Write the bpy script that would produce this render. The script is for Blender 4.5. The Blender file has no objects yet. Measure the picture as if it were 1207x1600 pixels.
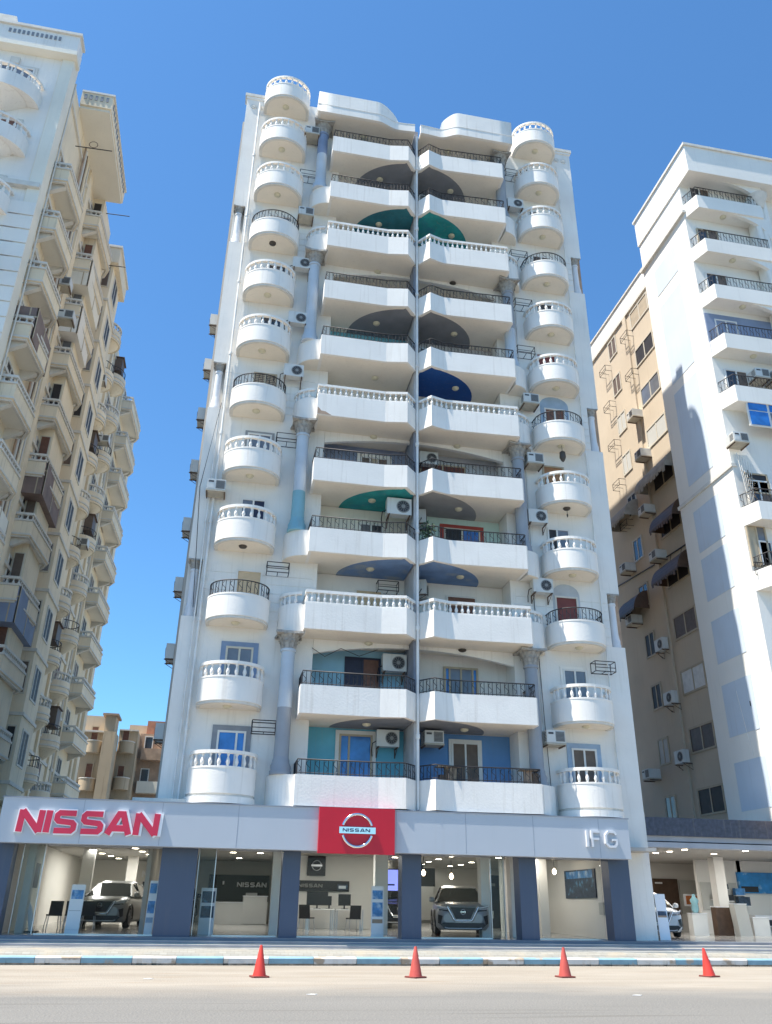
import bpy, math, random
from mathutils import Vector, Matrix
random.seed(7)
R=math.radians; PI=math.pi
S=bpy.context.scene
# ---------------------------------------------------------------- camera
YAW,PITCH,ROLL=R(10.66),R(25.64),R(-0.94)
fw=Vector((math.sin(YAW)*math.cos(PITCH),math.cos(YAW)*math.cos(PITCH),math.sin(PITCH)))
rt=Vector((math.cos(YAW),-math.sin(YAW),0)); up=rt.cross(fw)
rt2=rt*math.cos(ROLL)-up*math.sin(ROLL); up2=up*math.cos(ROLL)+rt*math.sin(ROLL)
cd=bpy.data.cameras.new('camera'); cam=bpy.data.objects.new('camera',cd); S.collection.objects.link(cam)
M=Matrix((rt2,up2,-fw)).transposed().to_4x4(); M.translation=Vector((0,0,1.6)); cam.matrix_world=M
cd.sensor_fit='VERTICAL'; cd.sensor_height=24; cd.lens=24*1284.6/1600; cd.clip_start=.1; cd.clip_end=3000
S.camera=cam
# ---------------------------------------------------------------- light
LD=Vector((1.0,0.20,-2.42)).normalized()          # direction the sunlight travels
el=math.asin(-LD.z); az=math.atan2(-LD.x,-LD.y)    # azimuth of the sun from +Y towards +X
w=bpy.data.worlds.new('World'); S.world=w; w.use_nodes=True
nt=w.node_tree; nt.nodes.clear()
sk=nt.nodes.new('ShaderNodeTexSky'); sk.sky_type='NISHITA'; sk.sun_disc=False
sk.sun_elevation=el; sk.sun_rotation=az; sk.altitude=0; sk.air_density=1.0; sk.dust_density=0.2; sk.ozone_density=1.5
bg=nt.nodes.new('ShaderNodeBackground'); bg.inputs[1].default_value=0.098
wo=nt.nodes.new('ShaderNodeOutputWorld'); hs=nt.nodes.new('ShaderNodeMix'); hs.data_type='RGBA'; hs.blend_type='MULTIPLY'; hs.inputs[0].default_value=1; hs.inputs[7].default_value=(.54,.90,1.13,1)
nt.links.new(sk.outputs[0],hs.inputs[6]); nt.links.new(hs.outputs[2],bg.inputs[0]); nt.links.new(bg.outputs[0],wo.inputs[0])
sl=bpy.data.lights.new('sun','SUN'); sl.energy=5.0; sl.angle=R(.55); sl.color=(1,.94,.84)
so=bpy.data.objects.new('sun',sl); S.collection.objects.link(so)
so.rotation_euler=LD.to_track_quat('-Z','Y').to_euler(); so.location=(-20,0,60)
S.view_settings.view_transform='Standard'; S.view_settings.look='None'; S.view_settings.gamma=1
S.view_settings.exposure=1.06
S.cycles.max_bounces=6; S.cycles.diffuse_bounces=4; S.cycles.transparent_max_bounces=12

# ---------------------------------------------------------------- materials
MT={}
def mat(n,c,rough=.8,var=.06,scale=1.5,streak=0.,metal=0.,bump=0.,bscale=30,spec=.5,c2=None,c2lo=.5,c2hi=.7,dirt=None):
    m=bpy.data.materials.new(n); m.use_nodes=True; t=m.node_tree; N=t.nodes; L=t.links
    p=N['Principled BSDF']; p.inputs['Roughness'].default_value=rough; p.inputs['Metallic'].default_value=metal
    p.inputs['Specular IOR Level'].default_value=spec
    g=N.new('ShaderNodeNewGeometry'); 
    def noise(sc,det=5,stretch=None):
        v=N.new('ShaderNodeTexNoise'); v.inputs['Scale'].default_value=sc; v.inputs['Detail'].default_value=det
        if stretch:
            mp=N.new('ShaderNodeMapping'); mp.inputs['Scale'].default_value=stretch; L.new(g.outputs['Position'],mp.inputs[0]); L.new(mp.outputs[0],v.inputs[0])
        else: L.new(g.outputs['Position'],v.inputs[0])
        return v
    def mix(fac,a,b,mode='MIX'):
        x=N.new('ShaderNodeMix'); x.data_type='RGBA'; x.blend_type=mode
        for s,v in ((0,fac),(6,a),(7,b)):
            if hasattr(v,'is_linked') : L.new(v,x.inputs[s])
            elif s==0: x.inputs[0].default_value=v
            else: x.inputs[s].default_value=(*v,1)
        return x.outputs[2]
    def ramp(o,lo,hi):
        r=N.new('ShaderNodeMapRange'); r.inputs[1].default_value=lo; r.inputs[2].default_value=hi; L.new(o,r.inputs[0]); return r.outputs[0]
    col=c
    nz=noise(scale)
    col=mix(ramp(nz.outputs[0],.3,.7),tuple(max(0,x*(1-var)) for x in c),tuple(min(1,x*(1+var)) for x in c))
    if c2: col=mix(ramp(noise(scale*.6,6).outputs[0],c2lo,c2hi),col,c2)
    if streak:
        col=mix(mulf(N,L,ramp(noise(1,7,(8,8,.45)).outputs[0],.56,.74),streak),col,dirt or (.33,.27,.2))
    if hasattr(col,'is_linked'): L.new(col,p.inputs['Base Color'])
    if bump:
        b=N.new('ShaderNodeBump'); b.inputs['Strength'].default_value=bump; b.inputs['Distance'].default_value=.02
        L.new(noise(bscale,4).outputs[0],b.inputs['Height']); L.new(b.outputs[0],p.inputs['Normal'])
    MT[n]=m; return m
def mulf(N,L,o,f):
    x=N.new('ShaderNodeMath'); x.operation='MULTIPLY'; L.new(o,x.inputs[0]); x.inputs[1].default_value=f; return x.outputs[0]
def emat(n,c,s,mixc=None):
    m=bpy.data.materials.new(n); m.use_nodes=True; p=m.node_tree.nodes['Principled BSDF']
    p.inputs['Base Color'].default_value=(*c,1); p.inputs['Emission Color'].default_value=(*c,1); p.inputs['Emission Strength'].default_value=s
    MT[n]=m; return m
def glassmat(n,c,tr,rough=.02):
    m=bpy.data.materials.new(n); m.use_nodes=True; t=m.node_tree; t.nodes.clear(); N=t.nodes
    o=N.new('ShaderNodeOutputMaterial'); a=N.new('ShaderNodeBsdfTransparent'); a.inputs[0].default_value=(*c,1)
    g=N.new('ShaderNodeBsdfGlossy'); g.inputs[1].default_value=rough; fr=N.new('ShaderNodeFresnel'); fr.inputs[0].default_value=tr
    x=N.new('ShaderNodeMixShader'); t.links.new(fr.outputs[0],x.inputs[0]); t.links.new(a.outputs[0],x.inputs[1]); t.links.new(g.outputs[0],x.inputs[2]); t.links.new(x.outputs[0],o.inputs[0])
    MT[n]=m; return m
mat('white',(.82,.785,.73),.85,.045,.9,.2,bump=.25,bscale=14)
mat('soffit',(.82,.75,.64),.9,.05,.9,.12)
mat('white_wall',(.79,.76,.71),.88,.07,.6,.2,bump=.3,bscale=12,dirt=(.4,.36,.3))
mat('cream_wall',(.78,.74,.64),.88,.06,.6,.08,bump=.25,bscale=12)
mat('molding',(.66,.63,.57),.85,.08,3,.2)
mat('side_grey',(.42,.39,.35),.9,.06,.8,.2)
mat('beige_stone',(.80,.685,.51),.9,.09,.5,.3,bump=.3,dirt=(.22,.16,.11))
mat('brown_wall',(.50,.40,.28),.9,.1,.4,.45,bump=.3,dirt=(.2,.13,.08))
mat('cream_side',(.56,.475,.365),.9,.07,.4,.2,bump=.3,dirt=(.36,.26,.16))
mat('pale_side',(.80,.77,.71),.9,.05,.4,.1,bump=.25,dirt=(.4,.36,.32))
mat('panel_blue',(.56,.63,.71),.9,.05,.6,.15)
mat('grey_col',(.31,.33,.36),.85,.08,1.2,.25,bump=.3)
mat('pale_col',(.50,.55,.60),.85,.08,1.2,.2,bump=.3)
mat('teal_col',(.22,.42,.48),.85,.1,1.2,.2)
mat('white_col',(.68,.69,.71),.85,.08,1.2,.25)
mat('capital',(.36,.34,.31),.9,.25,9,.4,bump=.8,bscale=25)
mat('fin_pale',(.48,.48,.49),.85,.15,1.5,.4)
mat('fin_grey',(.22,.24,.29),.85,.15,1.5,.4)
mat('teal',(.13,.42,.54),.8,.1,1.2,.1); mat('light_blue',(.28,.50,.62),.8,.1,1.2,.1)
mat('blue',(.12,.27,.52),.8,.08,1.2,.1); mat('slate_blue',(.22,.27,.38),.8,.12,1.2,.1)
mat('mint',(.52,.68,.62),.8,.06,1.2,.1); mat('ceil_teal',(.02,.30,.30),.8,.2,2.2,.2,c2=(.03,.22,.30)); mat('ceil_dark_teal',(.025,.16,.20),.8,.2,2,.1)
mat('ceil_grey',(.21,.22,.24),.85,.1,2,.2); mat('ceil_blue',(.04,.13,.33),.8,.18,2,.1,c2=(.12,.2,.36)); mat('ceil_deep',(.005,.065,.27),.8,.12,2,.1)
mat('ceil_mid',(.15,.25,.44),.8,.15,2,.1,c2=(.3,.34,.38))
mat('grey_arch',(.30,.30,.30),.85,.1,2,.2); mat('grey_soft',(.47,.50,.53),.85,.1,2,.1)
mat('surround_grey',(.24,.26,.29),.85,.1,3); mat('surround_blue',(.20,.28,.42),.85,.1,3); mat('surround_bluelt',(.32,.42,.54),.85,.1,3)
mat('frame_white',(.72,.70,.66),.5,.04,3); mat('frame_cream',(.60,.55,.45),.5,.04,3); mat('frame_tan',(.45,.37,.26),.6,.1,3)
mat('red_frame',(.36,.05,.035),.6,.1,4); mat('brown_wood',(.16,.07,.045),.6,.2,8); mat('orange_wood',(.36,.17,.07),.6,.15,6)
mat('red_brown',(.19,.045,.035),.6,.1,3); mat('navy_door',(.018,.02,.05),.5,.2,4); mat('beige_shutter',(.62,.47,.30),.7,.06,4)
mat('dark_void',(.03,.026,.026),.6,.3,3); mat('dark_glass',(.04,.045,.055),.08,.2,1,spec=.8); mat('blue_glass',(.03,.17,.50),.1,.25,2.5,spec=.8)
mat('grey_glass',(.16,.17,.19),.12,.15,2,spec=.8); mat('brown_shut',(.14,.10,.075),.6,.15,5)
mat('iron',(.035,.033,.035),.5,.2,5,metal=.3); mat('rust_iron',(.12,.075,.05),.7,.4,9); mat('pipe',(.74,.73,.70),.6,.12,2,.3)
mat('ac_white',(.62,.62,.59),.5,.06,2,.25); mat('ac_dark',(.05,.05,.055),.6,.15,20); mat('ac_grille',(.26,.26,.25),.6,.12,30); mat('ac_old',(.46,.42,.34),.7,.15,3,.5)
mat('lamp_glass',(.62,.57,.42),.35,.05,4); mat('lamp_dark',(.06,.05,.04),.5,.1,4)
mat('fascia',(.47,.50,.54),.42,.02,.5,.05,spec=.5); mat('fascia_edge',(.25,.28,.33),.5,.03); mat('slate_panel',(.055,.078,.13),.42,.05,.7,.05)
mat('navy_stone',(.05,.05,.075),.35,.35,7,.3); mat('grey_slat',(.36,.37,.40),.5,.08,2)
mat('red_panel',(.55,.004,.022),.35,.03); mat('red_letter',(.60,.025,.07),.4,.04); mat('letter_grey',(.66,.67,.69),.4,.02); mat('letter_white',(.82,.82,.83),.4,.02)
mat('chrome',(.75,.76,.78),.16,.03,metal=1); mat('letter_navy',(.03,.045,.11),.4,.03); mat('silver',(.62,.63,.65),.35,.03,metal=.7)
mat('int_wall',(.74,.72,.68),.8,.03,.5); mat('int_grey',(.50,.50,.47),.8,.05,.5); mat('int_ceiling',(.42,.40,.37),.8,.03); mat('tile',(.46,.45,.43),.16,.06,.7,spec=.6)
mat('black_panel',(.02,.02,.026),.45,.2,2); mat('black_plastic',(.015,.015,.018),.4,.1); mat('desk_white',(.66,.66,.64),.4,.03); mat('steel',(.55,.56,.58),.3,.05,metal=.9)
mat('wood_dark',(.10,.06,.04),.5,.2,5); mat('board_white',(.80,.81,.84),.45,.02); mat('pic_blue',(.06,.22,.50),.4,.35,7,c2=(.45,.6,.75)); mat('pic_dark',(.03,.05,.09),.4,.4,6,c2=(.10,.25,.40),c2lo=.55); mat('pic_sky',(.02,.22,.55),.4,.2,3,c2=(.35,.55,.7),c2lo=.6,c2hi=.7); mat('pic_orange',(.45,.15,.05),.5,.4,8)
mat('lilac',(.30,.33,.62),.5,.1,2)
mat('paint_grey',(.34,.34,.345),.3,.03,2,metal=.25,spec=.6); mat('paint_silver',(.30,.305,.31),.3,.03,2,metal=.3,spec=.6); mat('paint_white',(.78,.78,.78),.25,.02,spec=.6); mat('paint_black',(.018,.018,.022),.2,.05,spec=.6)
mat('car_glass',(.018,.022,.025),.05,.1,spec=.9); mat('tyre',(.02,.02,.02),.8,.1,20); mat('rim',(.38,.38,.40),.3,.1,metal=.8); mat('head_glass',(.52,.55,.60),.1,.1,9,metal=.3,spec=.9); mat('plate',(.62,.60,.55),.5,.2,18)
mat('cone_red',(.62,.045,.03),.55,.12,4,.1,dirt=(.2,.05,.04)); mat('cone_base',(.20,.05,.04),.8,.2,5)
mat('cone_dull',(.45,.07,.055),.65,.16,4,.25,dirt=(.25,.12,.1))
mat('awning',(.33,.31,.27),.85,.15,3,.4); mat('plaster_old',(.40,.28,.20),.9,.2,2,.4); mat('brick_red',(.42,.20,.13),.9,.15,3)
mat('cloth_white',(.7,.7,.68),.9,.1,4); mat('curtain_brown',(.22,.16,.14),.8,.15,2,.3); mat('plant',(.05,.08,.03),.8,.4,8); mat('debris',(.25,.19,.13),.9,.5,8); mat('red_cloth',(.4,.04,.04),.9,.3,5)
emat('downlight',(1,.88,.68),14); emat('pendant_glow',(1,.75,.5),9); emat('screen_glow',(.20,.24,.75),.7)
glassmat('clear_glass',(.95,.97,.97),1.16); glassmat('frost_glass',(.80,.86,.87),1.35,.25)

# ---------------------------------------------------------------- mesh builder
class MB:
    def __init__(s): s.v=[]; s.f=[]; s.m=[]; s.mats=[]; s.sm=[]
    def mi(s,m):
        if m not in s.mats: s.mats.append(m)
        return s.mats.index(m)
    def add(s,vs,fs,m,smooth=False):
        b=len(s.v); s.v+= [tuple(v) for v in vs]; k=s.mi(m)
        for f in fs: s.f.append([b+i for i in f]); s.m.append(k); s.sm.append(smooth)
        return s
    def box(s,x0,x1,y0,y1,z0,z1,m):
        if x0>x1:x0,x1=x1,x0
        if y0>y1:y0,y1=y1,y0
        vs=[(x0,y0,z0),(x1,y0,z0),(x1,y1,z0),(x0,y1,z0),(x0,y0,z1),(x1,y0,z1),(x1,y1,z1),(x0,y1,z1)]
        return s.add(vs,[(0,3,2,1),(4,5,6,7),(0,1,5,4),(1,2,6,5),(2,3,7,6),(3,0,4,7)],m)
    def prism(s,poly,z0,z1,m,smooth=False):   # plan polygon (ccw) extruded up
        n=len(poly); vs=[(x,y,z0) for x,y in poly]+[(x,y,z1) for x,y in poly]
        s.add(vs,[tuple(reversed(range(n))),tuple(range(n,2*n))],m)
        return s.add(vs,[(i,(i+1)%n,n+(i+1)%n,n+i) for i in range(n)],m,smooth)
    def slab_y(s,poly,y0,y1,m):               # front outline (x,z) extruded in depth
        n=len(poly); vs=[(x,y0,z) for x,z in poly]+[(x,y1,z) for x,z in poly]
        return s.add(vs,[tuple(range(n)),tuple(reversed(range(n,2*n)))]+[((i+1)%n,i,n+i,n+(i+1)%n) for i in range(n)],m)
    def slab_x(s,poly,x0,x1,m):
        n=len(poly); vs=[(x0,y,z) for y,z in poly]+[(x1,y,z) for y,z in poly]
        return s.add(vs,[tuple(reversed(range(n))),tuple(range(n,2*n))]+[(i,(i+1)%n,n+(i+1)%n,n+i) for i in range(n)],m)
    def band(s,path,t,zb,zt,m,smooth=False,closed=False): # wall of thickness t along plan path; t offset to the left of travel
        off=offset(path,t,closed); n=len(path)
        zb=zb if isinstance(zb,list) else [zb]*n; zt=zt if isinstance(zt,list) else [zt]*n
        vs=[(x,y,zb[i]) for i,(x,y) in enumerate(path)]+[(x,y,zt[i]) for i,(x,y) in enumerate(path)]+[(x,y,zb[i]) for i,(x,y) in enumerate(off)]+[(x,y,zt[i]) for i,(x,y) in enumerate(off)]
        fs=[]; fo=[]
        for i in range(n if closed else n-1):
            j=(i+1)%n
            fs+=[(i,j,n+j,n+i),(2*n+j,2*n+i,3*n+i,3*n+j)]; fo+=[(n+i,n+j,3*n+j,3*n+i),(j,i,2*n+i,2*n+j)]
        s.add(vs,fs,m,smooth); s.add(vs,fo,m)
        if not closed: s.add(vs,[(0,n,3*n,2*n),(n-1,3*n-1,4*n-1,2*n-1)],m)
        return s
    def tube(s,pts,r,m,n=6,cap=True):
        rr=r if isinstance(r,(list,tuple)) else [r]*len(pts)
        P=[Vector(p) for p in pts]; vs=[]; k=len(P)
        for i,p in enumerate(P):
            d=(P[min(i+1,k-1)]-P[max(i-1,0)]).normalized()
            a=d.cross(Vector((0,0,1)));
            if a.length<.1: a=d.cross(Vector((1,0,0)))
            a.normalize(); b=d.cross(a)
            for j in range(n):
                t=2*PI*j/n; vs.append(p+(a*math.cos(t)+b*math.sin(t))*rr[i])
        fs=[(i*n+j,i*n+(j+1)%n,(i+1)*n+(j+1)%n,(i+1)*n+j) for i in range(k-1) for j in range(n)]
        s.add(vs,fs,m,True)
        if cap: s.add(vs,[tuple(reversed(range(n))),tuple(range((k-1)*n,k*n))],m)
        return s
    def lathe(s,prof,cx,cy,m,n=12,smooth=True):
        vs=[(cx+r*math.cos(2*PI*j/n),cy+r*math.sin(2*PI*j/n),z) for r,z in prof for j in range(n)]; k=len(prof)
        s.add(vs,[(i*n+j,i*n+(j+1)%n,(i+1)*n+(j+1)%n,(i+1)*n+j) for i in range(k-1) for j in range(n)],m,smooth)
        return s.add(vs,[tuple(reversed(range(n))),tuple(range((k-1)*n,k*n))],m)
    def discy(s,cx,y,cz,r,m,n=16,t=.02,r2=0):   # upright disc facing -Y
        vs=[(cx+r*math.cos(2*PI*j/n),y,cz+r*math.sin(2*PI*j/n)) for j in range(n)]+[(cx+r*math.cos(2*PI*j/n),y+t,cz+r*math.sin(2*PI*j/n)) for j in range(n)]
        return s.add(vs,[tuple(range(n)),tuple(reversed(range(n,2*n)))]+[((j+1)%n,j,n+j,n+(j+1)%n) for j in range(n)],m)
    def mesh(s,name):
        me=bpy.data.meshes.new(name); me.from_pydata(s.v,[],s.f)
        for m in s.mats: me.materials.append(MT[m])
        me.polygons.foreach_set('material_index',s.m); me.polygons.foreach_set('use_smooth',s.sm)
        me.update(); return me
def offset(path,t,closed=False):
    n=len(path); out=[]
    for i in range(n):
        def nrm(a,b):
            dx,dy=b[0]-a[0],b[1]-a[1]; l=math.hypot(dx,dy) or 1; return (-dy/l,dx/l)
        ns=[]
        if i>0 or closed: ns.append(nrm(path[i-1],path[i]))
        if i<n-1 or closed: ns.append(nrm(path[i],path[(i+1)%n]))
        ax=sum(a for a,_ in ns)/len(ns); ay=sum(b for _,b in ns)/len(ns); l2=max(.35,ax*ax+ay*ay)
        out.append((path[i][0]+ax*t/l2,path[i][1]+ay*t/l2))
    return out
def resample(path,step,ends=True):
    L=[0]
    for a,b in zip(path,path[1:]): L.append(L[-1]+math.hypot(b[0]-a[0],b[1]-a[1]))
    n=max(1,round(L[-1]/step)); out=[]
    for k in range(n+1):
        d=L[-1]*k/n
        for i in range(len(path)-1):
            if d<=L[i+1]+1e-9:
                t=(d-L[i])/max(1e-9,L[i+1]-L[i]); out.append((path[i][0]+(path[i+1][0]-path[i][0])*t,path[i][1]+(path[i+1][1]-path[i][1])*t)); break
    return out if ends else out[1:-1]
def link(name,data,parent=None,loc=None,wparent=False):
    o=bpy.data.objects.new(name,data); S.collection.objects.link(o)
    if parent is not None:
        o.parent=parent
        if wparent: o.location=tuple(-c for c in parent.location)
    if loc: o.location=loc
    return o
def obj(name,mb,parent=None,loc=None,smooth=None):
    """mesh in world coordinates (or local, when loc is given)"""
    me=mb if isinstance(mb,bpy.types.Mesh) else mb.mesh(name)
    o=link(name,me,parent,loc)
    if parent is not None and loc is None:
        p=parent; t=Vector((0,0,0))
        while p is not None: t+=p.location; p=p.parent
        o.location=-t
    return o
def tag(o,label,cat,group=None,kind=None):
    if kind: o['kind']=kind
    if label: o['label']=label
    if cat: o['category']=cat
    if group: o['group']=group
    return o
def thing(name,loc,label,cat,group=None,rz=0):
    o=link(name,None); o.empty_display_size=.3; o.location=loc; o.rotation_euler=(0,0,rz); return tag(o,label,cat,group)
def struct(name,mb): return tag(obj(name,mb),None,None,kind='structure')
def copy_tree(o,parent=None):
    c=o.copy(); S.collection.objects.link(c)
    if parent is not None: c.parent=parent
    for k in list(o.children): copy_tree(k,c)
    return c
def arc(cx,cy,rx,ry,a0,a1,n): return [(cx+rx*math.cos(R(a0+(a1-a0)*i/n)),cy+ry*math.sin(R(a0+(a1-a0)*i/n))) for i in range(n+1)]

# lettering made of strokes: letters in a unit box, extruded in depth
GLY={'N':[[(0,0),(0,1)],[(0,.97),(1,.03)],[(1,0),(1,1)]],'I':[[(0,0),(0,1)]],
 'S':[[(1,.9),(.16,.9),(.05,.8),(.05,.62),(.16,.53),(.86,.47),(.97,.38),(.97,.2),(.86,.1),(0,.1)]],
 'A':[[(0,0),(.42,.93),(.62,.93),(1,0)],[(.2,.28),(.85,.28)]],'F':[[(0,0),(0,.94),(.9,.94)],[(0,.5),(.8,.5)]],
 'G':[[(.95,.78),(.82,.94),(.3,.96),(.05,.75),(.04,.25),(.3,.04),(.8,.05),(.97,.2),(.97,.46),(.55,.46)]]}
WID={'N':.95,'I':0,'S':.95,'A':1.05,'F':.6,'G':.8}
def word(mb,txt,x,y0,y1,z,h,th,mt,space=.42,sx=1.,slant=0.,rot=None):
    cx=0
    for ci,ch in enumerate(txt):
        wd=WID[ch]
        for si,st in enumerate(GLY[ch]):
            P=[((cx+px*wd)*h*sx+slant*pz*h,pz*h) for px,pz in st]
            t=th*(1.12 if ch in 'NIA' else 1.)
            P=[(a-(0),b) for a,b in P]
            A=offset(P,t/2); B=offset(P,-t/2); poly=A+B[::-1]
            n=len(A)
            for i in range(n-1):
                q=[A[i],A[i+1],B[i+1],B[i]]
                mb.slab_y([(x+a,z+b) for a,b in q],y0-.0025*si,y1,mt)
        cx+=wd+space
    return cx*h*sx-space*h*sx

# ---------------------------------------------------------------- ground
def gmat():
    m=bpy.data.materials.new('street_surface'); m.use_nodes=True; t=m.node_tree; N=t.nodes; L=t.links; p=N['Principled BSDF']
    g=N.new('ShaderNodeNewGeometry'); sp=N.new('ShaderNodeSeparateXYZ'); L.new(g.outputs['Position'],sp.inputs[0])
    def nz(sc,st=(1,1,1),d=6):
        mp=N.new('ShaderNodeMapping'); mp.inputs['Scale'].default_value=st; L.new(g.outputs['Position'],mp.inputs[0])
        v=N.new('ShaderNodeTexNoise'); v.inputs['Scale'].default_value=sc; v.inputs['Detail'].default_value=d; L.new(mp.outputs[0],v.inputs[0]); return v.outputs[0]
    def mr(o,a,b):
        r=N.new('ShaderNodeMapRange'); r.inputs[1].default_value=a; r.inputs[2].default_value=b; L.new(o,r.inputs[0]); return r.outputs[0]
    def mx(f,a,b):
        x=N.new('ShaderNodeMix'); x.data_type='RGBA'; L.new(f,x.inputs[0])
        for s,v in ((6,a),(7,b)):
            if hasattr(v,'is_linked'): L.new(v,x.inputs[s])
            else: x.inputs[s].default_value=(*v,1)
        return x.outputs[2]
    add=N.new('ShaderNodeMath'); add.operation='MULTIPLY_ADD'; L.new(nz(.22,(1,1.6,1)),add.inputs[0]); add.inputs[1].default_value=5.5; L.new(sp.outputs[1],add.inputs[2])
    edge=mr(add.outputs[0],21.0,24.0)
    sand=mx(mr(nz(.5,(.6,2,1)),.35,.7),(.245,.217,.18),(.30,.272,.232))
    sand=mx(mr(nz(1.3,(.35,2.5,1)),.58,.75),sand,(.24,.19,.14))
    asp=mx(mr(nz(.3,(.3,1.5,1)),.3,.7),(.12,.118,.113),(.155,.152,.145))
    asp=mx(mr(nz(25),.4,.75),asp,(.20,.192,.175))
    asp=mx(mr(nz(.9,(.12,3.2,1)),.6,.72),asp,(.115,.11,.10)); c=mx(edge,asp,sand);  spk=mx(mr(nz(60,d=2),.66,.72),c,(.42,.37,.3)); L.new(spk,p.inputs['Base Color'])
    p.inputs['Roughness'].default_value=.9
    b=N.new('ShaderNodeBump'); b.inputs['Strength'].default_value=.9; b.inputs['Distance'].default_value=.03; L.new(nz(22),b.inputs['Height']); L.new(b.outputs[0],p.inputs['Normal'])
    MT['street']=m
gmat()
b=MB(); b.add([(-900,-600,0),(900,-600,0),(900,1200,0),(-900,1200,0)],[(0,1,2,3)],'street'); struct('road',b)
def pmat():
    m=bpy.data.materials.new('paver'); m.use_nodes=True; t=m.node_tree; N=t.nodes; L=t.links; p=N['Principled BSDF']
    g=N.new('ShaderNodeNewGeometry'); br=N.new('ShaderNodeTexBrick'); L.new(g.outputs['Position'],br.inputs[0])
    br.inputs['Scale'].default_value=2.2; br.inputs['Color1'].default_value=(.245,.24,.215,1); br.inputs['Color2'].default_value=(.285,.28,.25,1); br.inputs['Mortar'].default_value=(.19,.17,.145,1); br.inputs['Mortar Size'].default_value=.012
    v=N.new('ShaderNodeTexNoise'); v.inputs['Scale'].default_value=1.3; v.inputs['Detail'].default_value=7; L.new(g.outputs['Position'],v.inputs[0])
    x=N.new('ShaderNodeMix'); x.data_type='RGBA'; r=N.new('ShaderNodeMapRange'); r.inputs[1].default_value=.5; r.inputs[2].default_value=.75; L.new(v.outputs[0],r.inputs[0]); L.new(r.outputs[0],x.inputs[0])
    L.new(br.outputs[0],x.inputs[6]); x.inputs[7].default_value=(.33,.285,.22,1); L.new(x.outputs[2],p.inputs['Base Color']); p.inputs['Roughness'].default_value=.85
    MT['paver']=m
pmat()
mat('kerb_white',(.60,.585,.555),.8,.08,3,0,c2=(.36,.29,.22),c2lo=.55,c2hi=.62,bump=.4); mat('kerb_blue',(.20,.335,.41),.8,.12,3,0,c2=(.34,.30,.25),c2lo=.60,c2hi=.66,bump=.4); mat('kerb_raw',(.30,.25,.20),.9,.3,6,bump=1)
mat('step_stone',(.46,.44,.40),.7,.08,2,c2=(.38,.37,.36)); mat('step_dark',(.20,.22,.27),.6,.1,2); mat('threshold',(.17,.185,.215),.5,.1,2)
kY=lambda x:27.42+.03*x
# kerb: painted blocks, front edge chipped in places
b=MB(); x=-14.; k=0; rk=random.Random(3)
while x<40:
    L=1.3+rk.uniform(-.12,.12); m='kerb_white' if k%2 else 'kerb_blue'
    n=9; 
    for i in range(n):
        a=x+L*i/n+(.006 if i==0 else 0); c=x+L*(i+1)/n-(.006 if i==n-1 else 0); ya,yc=kY(a),kY(c)
        ch=max(0,rk.gauss(.0,.035)) if m=='kerb_white' else max(0,rk.gauss(-.01,.02)); zt=.215
        # lower raw course, then painted course, softened top edge
        vs=[(a,ya+.035+ch,0),(c,yc+.035+ch,0),(c,yc+.03+ch,.05),(a,ya+.03+ch,.05)]; b.add(vs,[(0,1,2,3)],'kerb_raw')
        vs=[(a,ya+ch*.5+.01,.05),(c,yc+ch*.5+.01,.05),(c,yc,.18),(a,ya,.18),(c,yc+.035,zt),(a,ya+.035,zt),(c,yc+.32,zt+.005),(a,ya+.32,zt+.005),(a,ya+.06,.05),(c,yc+.06,.05)]
        b.add(vs,[(0,1,2,3),(3,2,4,5),(5,4,6,7),(1,0,8,9)],m)
    x+=L; k+=1
b.add([(-60,kY(-60)+.01,0),(-14,kY(-14)+.01,0),(-14,kY(-14)+.01,.2),(-60,kY(-60)+.01,.2),(-14,kY(-14)+.3,.2),(-60,kY(-60)+.3,.2)],[(0,1,2,3),(3,2,4,5)],'kerb_white')
b.add([(40,kY(40)+.01,0),(90,kY(90)+.01,0),(90,kY(90)+.01,.2),(40,kY(40)+.01,.2),(90,kY(90)+.3,.2),(40,kY(40)+.3,.2)],[(0,1,2,3),(3,2,4,5)],'kerb_white')
struct('kerb',b)
b=MB(); b.add([(-60,kY(-60)+.31,.212),(90,kY(90)+.31,.212),(90,30.6,.37),(15.4,28.47,.378),(-9,28.4,.378),(-60,28.3,.37)],[(0,1,2,3,4,5)],'paver')
b.add([(-60,28.75,.222),(90,32,.222),(90,90,.23),(-60,90,.23)],[(0,1,2,3)],'paver'); struct('pavement',b)
b=MB()
for x0,x1 in ((-30.,15.4),(15.405,40.)):
    d=0 if x0<0 else .12
    b.box(x0,x1,28.4+d,31,.1,.392,'step_stone'); b.box(x0,x1,28.66+d,31,.392,.482,'step_stone'); b.box(x0,x1,28.93+d,31,.482,.572,'step_stone'); b.box(x0,x1,29.22+d,31,.572,.664,'threshold')
    for y,z in ((28.66,.482),(28.93,.572)): b.box(x0,x1,y+d-.012,y+d,z-.05,z-.02,'step_dark')
struct('front_steps',b)

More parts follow.
